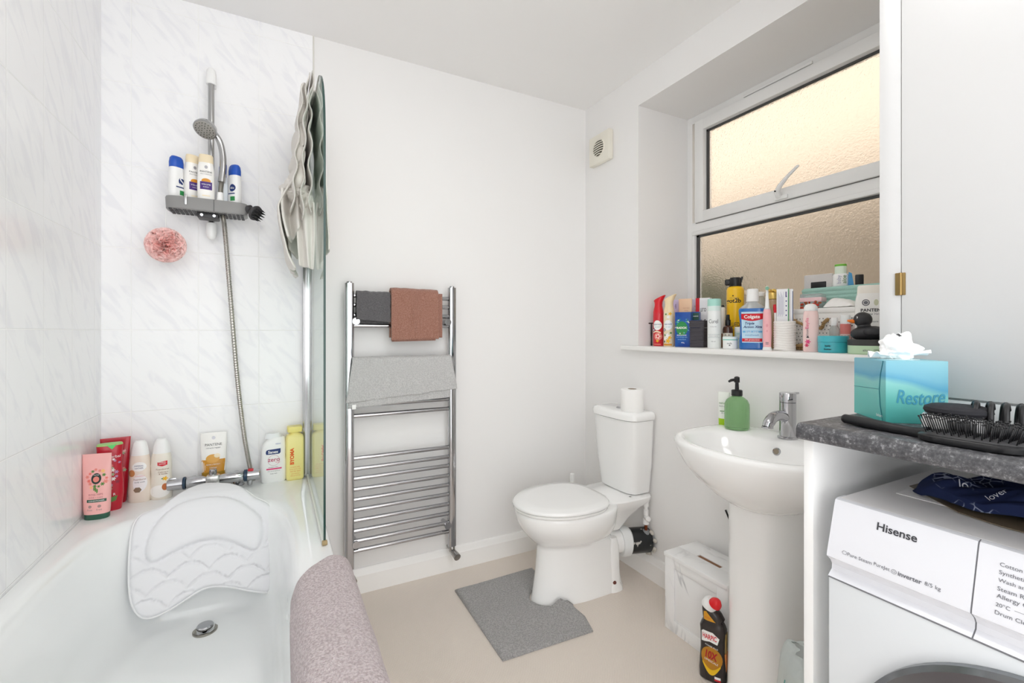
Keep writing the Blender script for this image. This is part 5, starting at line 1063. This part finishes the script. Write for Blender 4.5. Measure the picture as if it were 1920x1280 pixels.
b.body([(0, .042, .022, 3.2), (.004, .0465, .0265, 3.2), (.03, .0465, .0265, 3), (.06, .0435, .025, 3), (.10, .0435, .025, 3), (.135, .0475, .027, 3), (.150, .0485, .0275, 3), (.156, .046, .026, 2.8)], BLU, n=60)
b.part(MB().loft([(.156, .0462, .0262, 2.8), (.163, .040, .024, 2.6), (.172, .028, .021, 2.3), (.181, .020, .019, 2.1), (.186, .018, .018, 2)], 60), 'shoulder', CL2)
b.part(MB().lathe([(.181, .0195), (.183, .0225), (.215, .0205), (.229, .0195), (.231, .017), (.231, .001)], 36), 'cap', WHITE)
b.dec(s_poly([(-.037, .143), (.037, .143), (.036, .10), (.036, .03), (.034, .026), (-.034, .026), (-.034, .10)]) if False else s_strip([(-.037+.074*i/14, .143) for i in range(15)], [(-.034+.070*i/14, .026) for i in range(15)]), mat('ice_blue_label', 'bfe0f2', .35), 'label', .0006)
b.dec(s_strip([(-.037+.074*i/14, .136) for i in range(15)], [(-.037+.074*i/14, .116-.008*sin(pi*i/14)) for i in range(15)]), RED, 'red_band', .001).text('Colgate', 0, .1225, .054, WPRINT, .0016, bold=.025)
b.text('Triple', -.008, .098, .032, NAVY, .0014, shear=.25, bold=.015).text('Action', -.012, .086, .036, NAVY, .0014, shear=.25, bold=.015).text('Xtra', .021, .086, .024, NAVY, .0014, shear=.25, bold=.035)
b.dec(s_rect(-.032, .064, .034, .071, 12), mat('mid_blue_band', '6fb4e0', .35), 'band', .001).text('fresh mint', 0, .0675, .044, WPRINT, .0014).text('mouthwash', 0, .055, .046, mat('mid_blue_ink', '4a8fc4', .4), .001).dec(s_rect(-.034, .030, .034, .042, 12), RED, 'foot_band', .001).text('24h protection', 0, .036, .05, WPRINT, .0014).done()
PKT = mat('pink_brush', 'f5b9bd', .35)
b = Item('electric_toothbrush', 'pink electric toothbrush with a white head right of the mouthwash', 'toothbrush', (1.598, 1.052, S0), A(-58))
b.body([(.012, .0130, .0130, 2.2), (.06, .0142, .0142, 2.2), (.11, .0140, .0140, 2.2), (.142, .0125, .0125, 2.2), (.150, .0105, .0105, 2.1)], PKT, n=32)
b.part(MB().loft([(0, .0145, .0145, 2.2), (.004, .015, .015, 2.2), (.012, .0132, .0132, 2.2)], 32), 'base', WHITE)
b.part(MB().lathe([(.150, .0085), (.153, .0085), (.156, .0072), (.20, .0045), (.216, .004), (.226, .0045), (.233, .004), (.234, .001)], 20), 'brush_head', WHITE); b.part(MB().lathe([(-.0, .0062), (.010, .0060)], 16).tf(Matrix.Translation((0, -.0035, .2255)) @ Matrix.Rotation(pi/2, 4, 'X')), 'brush_bristles', mat('mint_bristles', '7fb39a', .6))
b.part(MB().lathe([(.1495, .0108), (.152, .0108)], 24), 'ring', mat('grey_ring', 'c9d0d2', .3)); b.dec(s_ell(0, .09, .004, .006), mat('rose_button', 'eba3aa', .4), 'button').dec(s_ell(0, .07, .0028, .004), MATS['rose_button'], 'button').dec(s_rect(-.005, .022, .005, .024, 3), GREYINK, 'mark').dec(s_rect(-.005, .027, .005, .029, 3), GREYINK, 'mark').done()
gj = Item('perfume_jar', 'clear jar with a gold lid and yellow flowers behind the pink toothbrush', 'jar', (1.80, 1.160, S0), A(-55)); gj.body([(0, .019, .019, 2), (.003, .021, .021, 2), (.19, .021, .021, 2), (.198, .018, .018, 2)], mat('smoky_jar', 'b89a78', .1, coat=.4), n=32); gj.part(MB().lathe([(.198, .019), (.2, .0215), (.224, .0215), (.226, .02)], 32), 'lid', mat('pale_gold', 'd9b868', .3, .6))
fl = MB()
for i in range(9): a = 2*pi*i/9; fl.ball((.011*cos(a)*(i % 3)*.6, .011*sin(a)*(i % 3)*.6, .231+.004*(i % 2)), (.007, .007, .006), 8, 6)
gj.part(fl, 'flowers', mat('butter_flower', 'e8c465', .6)); gj.done()
# rope-wrapped cup with its contents
cp = thing('rope_cup', 'white cord-wrapped cup holding toothpaste cartons', 'cup', (1.636, 1.011, S0), A(-60))
woven(cp, .0335, .0335, .0, .104, 12, .0018, mat('white_cord', 'f1f0ec', .8, bump=(260, .4, .002)), 'wrap') if False else None
R = []
for i in range(49):
    k = i/48; e = .0016*abs(sin(pi*k*12)); R.append([((.0335+e)*cos(2*pi*j/44), (.0335+e)*sin(2*pi*j/44), .104*k+.0022*sin(2*2*pi*j/44+i*.05)) for j in range(44)])
R += [[(r_*cos(2*pi*j/44), r_*sin(2*pi*j/44), z) for j in range(44)] for r_, z in ((.0315, .105), (.030, .10), (.030, .006), (.002, .006))]
MB().rings(R).build('cup', mat('white_cord', 'f1f0ec', .8, bump=(260, .4, .002)), cp, smooth=60)
c_, s_ = cos(A(-60)), sin(A(-60))
def incup(x, y): return (1.636+x*c_-y*s_, 1.011+x*s_+y*c_)
b = carton('toothpaste_carton', 'white toothpaste carton with fine print and a green edge in the cord-wrapped cup', 'carton', incup(-.005, .004), .040, .020, .215, mat('print_carton', 'f0f1f4', .4), -60, S0+.0065)
for i in range(9): b.dec(s_rect(-.016+.0022*i, .115+.004*(i % 3), -.0152+.0022*i, .205-.006*(i % 4), 1), mat('pale_ink', 'a9a9c2', .5), 'small_print')
for i in range(5): b.dec(s_ell(.010, .12+.017*i, .0022, .0025, 10), mat('indigo', '4a4a8a', .4), 'mark')
b.dec(s_rect(.0155, 0, .0185, .215, 1), GREEN, 'green_edge').dec(s_rect(.008, .185, .011, .205, 1), PURPLE, 'mark').done()
b = carton('toothpaste_carton', 'narrow white carton with a dark edge at the right of the cord-wrapped cup', 'carton', incup(.0215, .006), .0095, .018, .214, mat('white_carton', 'eef0f5', .4), -60, S0+.0065); b.dec(s_rect(.0025, .0, .0045, .206, 1), NAVY, 'edge_stripe').dec(s_ell(-.006, .212, .003, .003), RED, 'mark') if False else b.dec(s_rect(.0025, .0, .0045, .206, 1), NAVY, 'edge_stripe'); b.done()
tb2 = thing('toothbrush', 'white toothbrush with a red end leaning in the cord-wrapped cup', 'toothbrush', (incup(-.0275, -.004)[0], incup(-.0275, -.004)[1], S0+.0065), A(-60))
MB().tube([(0, 0, 0), (-.002, 0, .13)], .0035, 10).build('handle', WHITE, tb2); MB().tube([(-.002, 0, .13), (-.003, 0, .142), (-.004, 0, .160)], [.0042, .0052, .0045], 10).build('handle_end', RED, tb2)
# white basket with cut-out pattern and rope handles
db = thing('storage_basket', 'white patterned storage basket with rope handles on the sill', 'basket', (1.692, .912, S0))
WB = mat('basket_white', 'ecebe8', .5); mb = MB(); x1, yh, hh = .098, .098, .148
mb.box(0, .004, -yh, yh, 0, hh, .001).box(x1-.004, x1, -yh, yh, 0, hh).box(.003, x1-.003, -yh, -yh+.004, 0, hh).box(.003, x1-.003, yh-.004, yh, 0, hh).box(.003, x1-.003, -yh+.003, yh-.003, 0, .005); mb.build('body', WB, db)
mb = MB(); mb.box(-.003, .005, -yh-.003, yh+.003, hh-.016, hh+.002, .002).box(x1-.005, x1+.003, -yh-.003, yh+.003, hh-.016, hh+.002, .002).box(0, x1, yh-.005, yh+.003, hh-.016, hh+.002, .002).box(0, x1, -yh-.003, -yh+.005, hh-.016, hh+.002, .002); mb.build('rim', WB, db)
tr = MB()
for i in range(9):
    for j in range(17):
        y, z = yh-.010-.0112*j-(.0056 if i % 2 else 0), .012+.0125*i
        if y > -yh+.006: tr.add([(-.0005, y-.0022, z+.0022), (-.0005, y+.0022, z+.0022), (-.0005, y, z-.0024)], [(0, 1, 2)])
for i in range(9):
    for j in range(8): x, z = .012+.0112*j, .012+.0125*i; tr.add([(x-.0022, yh+.0005, z+.0022), (x+.0022, yh+.0005, z+.0022), (x, yh+.0005, z-.0024)], [(0, 1, 2)])
tr.build('triangle_pattern', BLACK, db, smooth=0)
RP = mat('jute_rope', 'a98a5e', .9, bump=(300, .8, .003))
def rope(mb, P, r=.0055):
    c = bez(P, 12); a = []; b_ = []
    for i, p in enumerate(c):
        d = Vector((cos(i*.9), sin(i*.9)*.6, sin(i*.9)))*r*.55; a.append(p+d); b_.append(p-d)
    mb.tube(a, r*.62, 8).tube(b_, r*.62, 8)
rm = MB(); rope(rm, [(.003, .090, .108), (-.006, .094, .106), (-.012, .075, .100), (-.010, .055, .088), (-.010, .048, .06), (-.012, .050, .03), (-.012, .048, .010), (-.012, .062, .0075), (-.015, .085, .0075)]); rope(rm, [(-.010, .045, .085), (-.012, .0, .08), (-.012, -.01, .098), (.003, -.018, .112)]); rope(rm, [(-.016, .088, .019), (-.020, .068, .018), (-.018, .052, .022)])
rm.build('rope_handle', RP, db, smooth=180)
ab = thing('acrylic_box', 'clear acrylic box of pink and dried-flower trinkets in the white basket', 'box', (1.742, .972, S0+.006), A(-80))
MB().box(-.034, .034, -.024, .024, 0, .198, .001).build('box', mat('clear_acrylic', 'e6e9ea', .06, trans=.75, ior=1.15, coat=.3), ab); MB().box(-.035, .035, -.025, .025, .170, .185, .001).build('pink_panel', mat('pale_pink_card', 'f0cdd0', .5), ab)
dm_ = MB()
for i in range(26): dm_.ball((random.uniform(-.03, .03), -.0255, random.uniform(.140, .170)), (random.uniform(.003, .007), .003, random.uniform(.003, .006)), 8, 6)
dm_.build('dried_flowers', mat('dried_flower', '9a5a38', .8, mottle=('c23a2c', 90, .45, .55)), ab); MB().box(-.035, .035, -.0255, -.02, .128, .138).build('pink_band', mat('coral_band', 'd8857e', .5), ab)
wp = thing('wipes_pack', 'soft white pack of wipes lying on top of the white basket', 'pack', (1.745, .872, S0+.1495), A(-85))
MB().grid(lambda u, v: (.045*(2*u-1), .046*(2*v-1), .003+.030*(max(0, 1-abs(2*u-1)**3)*max(0, 1-abs(2*v-1)**4))**.6*(1.25-.6*u)+.003*noise.noise(Vector((u*6, v*5, 1)))), 30, 20).grid(lambda u, v: (.045*(2*u-1), .046*(2*v-1), .0025), 4, 4).build('pack', mat('pack_white', 'f3f1ef', .35), wp, smooth=180)
b = Item('wipes_label', 'x', 'x', (0, 0, 0)) if False else None
# teal woven basket at the back with things in it
te = thing('storage_basket', 'teal woven basket at the back of the sill against the window', 'basket', (1.842, .905, S0), A(-90))
TEW = mat('teal_weave', 'a3cabf', .8, bump=(220, .6, .003))
R = []
for i in range(61):
    k = i/60; e = .0028*abs(sin(pi*k*15)); R.append([(px, py, .230*k+.0015*sin(px*160+i)) for px, py, _ in sring((0, .148+e, .036+e, 9), 90)])
R += [[(px, py, z) for px, py, _ in sring((0, a, b_, 9), 90)] for a, b_, z in ((.145, .033, .232), (.142, .030, .228), (.142, .030, .222), (.01, .005, .222))]
MB().rings(R).build('weave', TEW, te, smooth=50)
Z2 = S0+.2222
cs = thing('makeup_case', 'frosted clear case with black contents on the left of the teal basket', 'case', (1.842, 1.002, Z2), A(-84))
MB().box(-.048, .048, -.021, .021, 0, .062, .004).build('case', mat('frosted_case', 'eceaea', .25, trans=.35, ior=1.15), cs); MB().box(-.024, .030, -.0222, -.018, .004, .034, .003).build('black_contents', BLACK, cs)
b = Item('powder_bottle', 'white bottle with a bright green lid standing in the teal basket', 'bottle', (1.842, .931, Z2), A(-62)); b.body([(0, .023, .020, 3), (.003, .025, .022, 3), (.05, .025, .022, 3), (.056, .021, .019, 2.6)], WHITE); b.part(MB().loft([(.055, .0185, .0175, 2.2), (.084, .018, .017, 2.2)]), 'neck', mat('pale_green_cap', 'e2efdf', .4)); b.part(MB().loft([(.084, .0185, .0175, 2.2), (.091, .0185, .0175, 2.2), (.092, .016, .015, 2.2)]), 'lid', mat('grass_green', '76c043', .4)); b.text('aloe', .010, .035, .03, LEAF, rot=pi/2).text('baby', -.004, .035, .03, mat('pale_ink', 'a9a9c2', .5), rot=pi/2).done()
tg = thing('blue_tube', 'small blue tube leaning beside the green-lidded bottle', 'tube', (1.842, .897, Z2), A(-62)); MB().prism([(-.008, 0), (.010, 0), (.002, .055), (-.007, .06)], -.006, .006, 'y').build('tube', mat('sky_blue_tube', '4a9bd0', .35), tg)
tag(MB().box(-.012, .012, -.012, .012, 0, .048, .003).build('compact', BLACK, None, (1.845, .872, Z2), A(-62)), 'small black compact between the blue tube and the pink pack', 'compact')
b = carton('razor_pack', 'pink pack with a black oval at the right of the teal basket', 'pack', (1.838, .812, Z2), .098, .02, .086, mat('pink_pack', 'e3a2b8', .4, mottle=('d9a58e', 16, .45, .6)), -80)
b.dec(s_strip([(-.049, .086), (-.02, .086), (.0, .086), (.025, .086), (.049, .086)], [(-.049, .074), (-.02, .080), (.0, .078), (.025, .076), (.049, .078)]), DKGREEN, 'top_edge').dec(s_ell(.022, .055, .022, .006), INK, 'oval', .0006).text('wilkinson', .022, .055, .034, WPRINT, .001).dec(s_ell(.016, .012, .022, .018), ROSE, 'disc').dec(s_flower(-.032, .022, .016, 7), mat('orchid', 'c86fb8', .4), 'floral_print').done()
b = Item('body_lotion', 'pale pink lotion bottle with a white cap in front of the white basket', 'bottle', (1.600, .900, S0), A(-58))
b.body([(0, .020, .014, 3.2), (.003, .0222, .0162, 3.2), (.05, .0225, .0165, 3.2), (.118, .0222, .0165, 3), (.132, .0205, .0155, 2.6), (.138, .0185, .0145, 2.3)], mat('blush_bottle', 'f2d3cf', .25, coat=.3)); b.part(MB().loft([(.137, .0195, .0155, 2.3), (.140, .0200, .016, 2.3), (.150, .0195, .0155, 2.2), (.158, .014, .012, 2.1), (.161, .006, .006, 2)]), 'cap', WHITE)
b.text('Baylis', -.010, .095, .036, PINKP, rot=pi/2, h=.012).text('bloom', -.011, .065, .026, GREYINK, rot=pi/2).dec(s_flower(-.009, .034, .009, 6), PINKP, 'floral_print').dec(s_flower(-.012, .022, .007, 6), mat('magenta', 'd0305e', .4), 'floral_print').dec(s_poly([(-.014, .047), (-.005, .047), (-.009, .054)]), INK, 'mark').done()
b = Item('mini_bottle', 'tiny clear bottle with a white cap behind the turquoise jar', 'bottle', (1.664, .860, S0), 0); b.body([(0, .013, .013, 2), (.002, .014, .014, 2), (.075, .014, .014, 2), (.088, .009, .009, 2)], mat('clear_plastic', 'e4e6e3', .12, trans=.7, ior=1.2), n=24); b.part(MB().lathe([(.086, .0085), (.09, .0095), (.112, .0095), (.114, .008)], 20), 'cap', WHITE); b.done()
b = Item('mini_bottle', 'small coral pink bottle with a white top behind the turquoise jar', 'bottle', (1.668, .829, S0), A(-60)); b.body([(0, .013, .013, 2.4), (.002, .0145, .0145, 2.4), (.06, .0145, .0145, 2.4)], mat('pale_coral', 'ecc6c0', .3), n=28); b.part(MB().loft([(.06, .0145, .0145, 2.4), (.093, .0145, .0145, 2.4)], 28), 'shoulder', mat('coral_bottle', 'e27f78', .3)); b.part(MB().loft([(.093, .0135, .0135, 2.3), (.12, .0135, .0135, 2.3), (.122, .012, .012, 2.2)], 28), 'cap', WHITE); b.text('N.8', 0, .05, .022, BROWN).text('body mist', 0, .04, .022, BROWN).done()
b = Item('cream_jar', 'turquoise cream jar at the front of the sill', 'jar', (1.604, .833, S0), A(-50)); b.body([(0, .039, .039, 2), (.003, .0415, .0415, 2), (.033, .0415, .0415, 2), (.034, .0408, .0408, 2)], mat('turquoise_jar', '3fb0bd', .25, coat=.3), n=56); b.part(MB().lathe([(.0342, .0405), (.0345, .0422), (.0525, .0418), (.054, .0405), (.054, .001)], 56), 'lid', mat('turquoise_lid', '4dbbc8', .3)); b.text('body', -.022, .022, .014, INK, bold=.03).text('butter', -.022, .012, .018, INK, bold=.03).done()
b = Item('cream_jar', 'wide pale green tub with a black lid at the end of the sill', 'jar', (1.601, .720, S0), A(-62)); b.body([(0, .060, .060, 2), (.003, .0625, .0625, 2), (.026, .0625, .0625, 2)], mat('sage_tub', 'bcd6b4', .35), n=64); b.part(MB().lathe([(.0262, .0615), (.0265, .0632), (.042, .063), (.044, .061), (.044, .001)], 64), 'lid', mat('charcoal_lid', '3c3b3a', .5)); b.text('aloe', -.020, .013, .016, GREYINK).text('COCONUT BODY BUTTER', .022, .014, .05, INK, bold=.02).text('hair and skin', .022, .0075, .03, GREYINK).text('the shop', .02, .020, .02, GREYINK).done()
dk = thing('rubber_duck', 'black rubber duck with an orange beak on the wide green tub', 'rubber duck', (1.592, .728, S0+.0442), A(-62))
DK = mat('black_rubber', '2b2b2e', .45)
MB().rings([[(x+cx, y, z) for x, y, _ in sring((0, a, b_, 2.2), 36)] for z, a, b_, cx in ((0, .030, .022, 0), (.002, .036, .027, 0), (.012, .044, .033, 0), (.022, .046, .034, .002), (.030, .043, .031, .005), (.036, .032, .025, .004), (.040, .018, .016, .0))]).tube([(.034, 0, .024), (.050, 0, .034), (.060, 0, .043)], [.016, .010, .003], 16).build('body', DK, dk, smooth=180)
for s_ in (1, -1): MB().ball((.008, .030*s_, .022), (.024, .008, .013), 18, 10).build('wing', DK, dk, smooth=180)
MB().ball((-.014, 0, .060), (.0235, .0225, .023), 26, 16).tube([(-.010, 0, .032), (-.012, 0, .048)], [.018, .016], 18).build('head', DK, dk, smooth=180)
MB().rings([[(x, y*w_, z+q*y*0) for x, y, z in ((xx, .011*cos(2*pi*j/16), zz+hh_*sin(2*pi*j/16)) for j in range(16))] for xx, w_, zz, hh_, q in ((-.030, .8, .055, .006, 0), (-.038, 1., .055, .0065, 0), (-.046, .95, .056, .0045, 0), (-.052, .6, .057, .0025, 0))]).build('beak', mat('orange_beak', 'ee7a1e', .4), dk, smooth=180)
for s_ in (1, -1):
    e_ = MB().ball((-.0275, .0150*s_, .065), (.0035, .003, .0045), 12, 8).build('eye', WHITE, dk, smooth=180); MB().ball((-.0300, .0165*s_, .065), (.0016, .0016, .0022), 10, 6).build('pupil', BLACK, e_, smooth=180)
b = Item('shampoo_bottle', 'large pearl white shampoo bottle behind the black duck', 'bottle', (1.697, .768, S0), A(-60))
b.body([(0, .040, .018, 2.8), (.004, .0445, .0205, 2.8), (.09, .0445, .021, 2.7), (.16, .0425, .020, 2.6), (.178, .040, .019, 2.5), (.190, .037, .0175, 2.4)], PANW); b.part(MB().loft([(.190, .0372, .0175, 2.4), (.212, .036, .0165, 2.4), (.216, .033, .014, 2.4)]), 'cap', mat('milky_cap', 'ece6dc', .35)); b.dec(s_rect(-.018, .206, .022, .2105), mat('apricot_print', 'f0cfa0', .4), 'cap_print') if False else None
b.dec(s_ring(-.016, .160, .010, .0105, .003), GREYINK, 'emblem').dec(s_ell(-.016, .160, .006, .006, 8), GREYINK, 'emblem').dec(s_ell(.010, .160, .006, .010), mat('pale_leaf', 'cfd0b4', .5), 'leaf').text('PANTENE', 0, .136, .058, INK, bold=.02).text('Aloe Vera', .002, .124, .038, GREYINK, shear=.3).text('moisture', 0, .10, .03, GREYINK).done()
# ================================================================ LIGHT AND CAMERA
struct(MB().box(1.45, XR+.42, -3, 8, HC+.14, 7).build('added_sun_blocker', REND))  # unseen block added to keep sun and sky off the lower neighbour wall
def light(name, kind, energy, loc, color=(1, 1, 1), **k):
    l = bpy.data.lights.new(name, kind); l.energy = energy; l.color = color
    for a, v in k.items(): setattr(l, a, v)
    o = bpy.data.objects.new(name, l); COL.objects.link(o); o.location = loc; return o
cl_ = thing('added_fill_lamp', 'flush round ceiling lamp added out of view to brighten the room', 'lamp', (.50, .75, HC))  # invented lamp with ring and glowing disc, added above the view as fill
MB().lathe([(-.035, .255), (-.035, .27), (-.02, .275), (0, .275)], 64, cap0=False).build('fill_lamp_ring', WHITE, cl_)
LE = bpy.data.materials.new('fill_lamp_glow'); LE.use_nodes = True; bsdf(LE).inputs['Emission Color'].default_value = (1, .985, .965, 1); bsdf(LE).inputs['Emission Strength'].default_value = 4.5
MB().lathe([(-.034, .256), (-.040, .20), (-.042, .001)], 64, cap1=False, cap0=False).build('fill_lamp_diffuser', LE, cl_, smooth=180)
sun = light('sun', 'SUN', 22, (0, 0, 9), (1, .985, .985), angle=radians(3)); sun.rotation_euler = Vector((1, -.3, -3.17)).to_track_quat('-Z', 'Y').to_euler()
wld = bpy.data.worlds.new('sky'); SC.world = wld; wld.use_nodes = True
bg = wld.node_tree.nodes['Background']; bg.inputs[0].default_value = (.97, .985, 1, 1); bg.inputs[1].default_value = 1.9
cam = bpy.data.cameras.new('camera'); co = bpy.data.objects.new('camera', cam); COL.objects.link(co); SC.camera = co
cam.sensor_width = 36; cam.lens = 858/1920*36; cam.clip_start = .02
for o_ in list(bpy.data.objects):        # small pieces belong to the part they sit on
    for kid, host in (('nozzles', 'spray_plate'), ('handle_button', 'window_handle'), ('temperature_button', 'handle.001'), ('cap_tip', 'cap'), ('brush_bristles', 'brush_head'), ('screw', 'clamp'), ('flap_crease', 'end_flap'), ('grille', 'opening'), ('overflow_hole', 'overflow_ring'), ('flush_button', 'cistern_lid'), ('diverter_knob', 'diverter_block'), ('vent_strip', 'sash')):
        if o_.name.split('.')[0] == kid and o_.parent:
            h_ = [q for q in o_.parent.children if q.name == host or q.name.split('.')[0] == host]
            if h_: o_.parent = h_[-1 if host == 'handle.001' else 0]
co.location = (0, 0, 1.15); co.rotation_euler = (pi/2, 0, -radians(27.5)); cam.shift_y = -18/1920
vs_ = SC.view_settings; vs_.view_transform = 'Standard'; vs_.look = 'None'; vs_.gamma = 1; vs_.exposure = .7; vs_.use_curve_mapping = False
SC.display_settings.display_device = 'sRGB'
cy = SC.cycles; cy.use_denoising = True; cy.max_bounces = 14; cy.diffuse_bounces = 12; cy.glossy_bounces = 6; cy.transmission_bounces = 8; cy.transparent_max_bounces = 12; cy.sample_clamp_indirect = 6
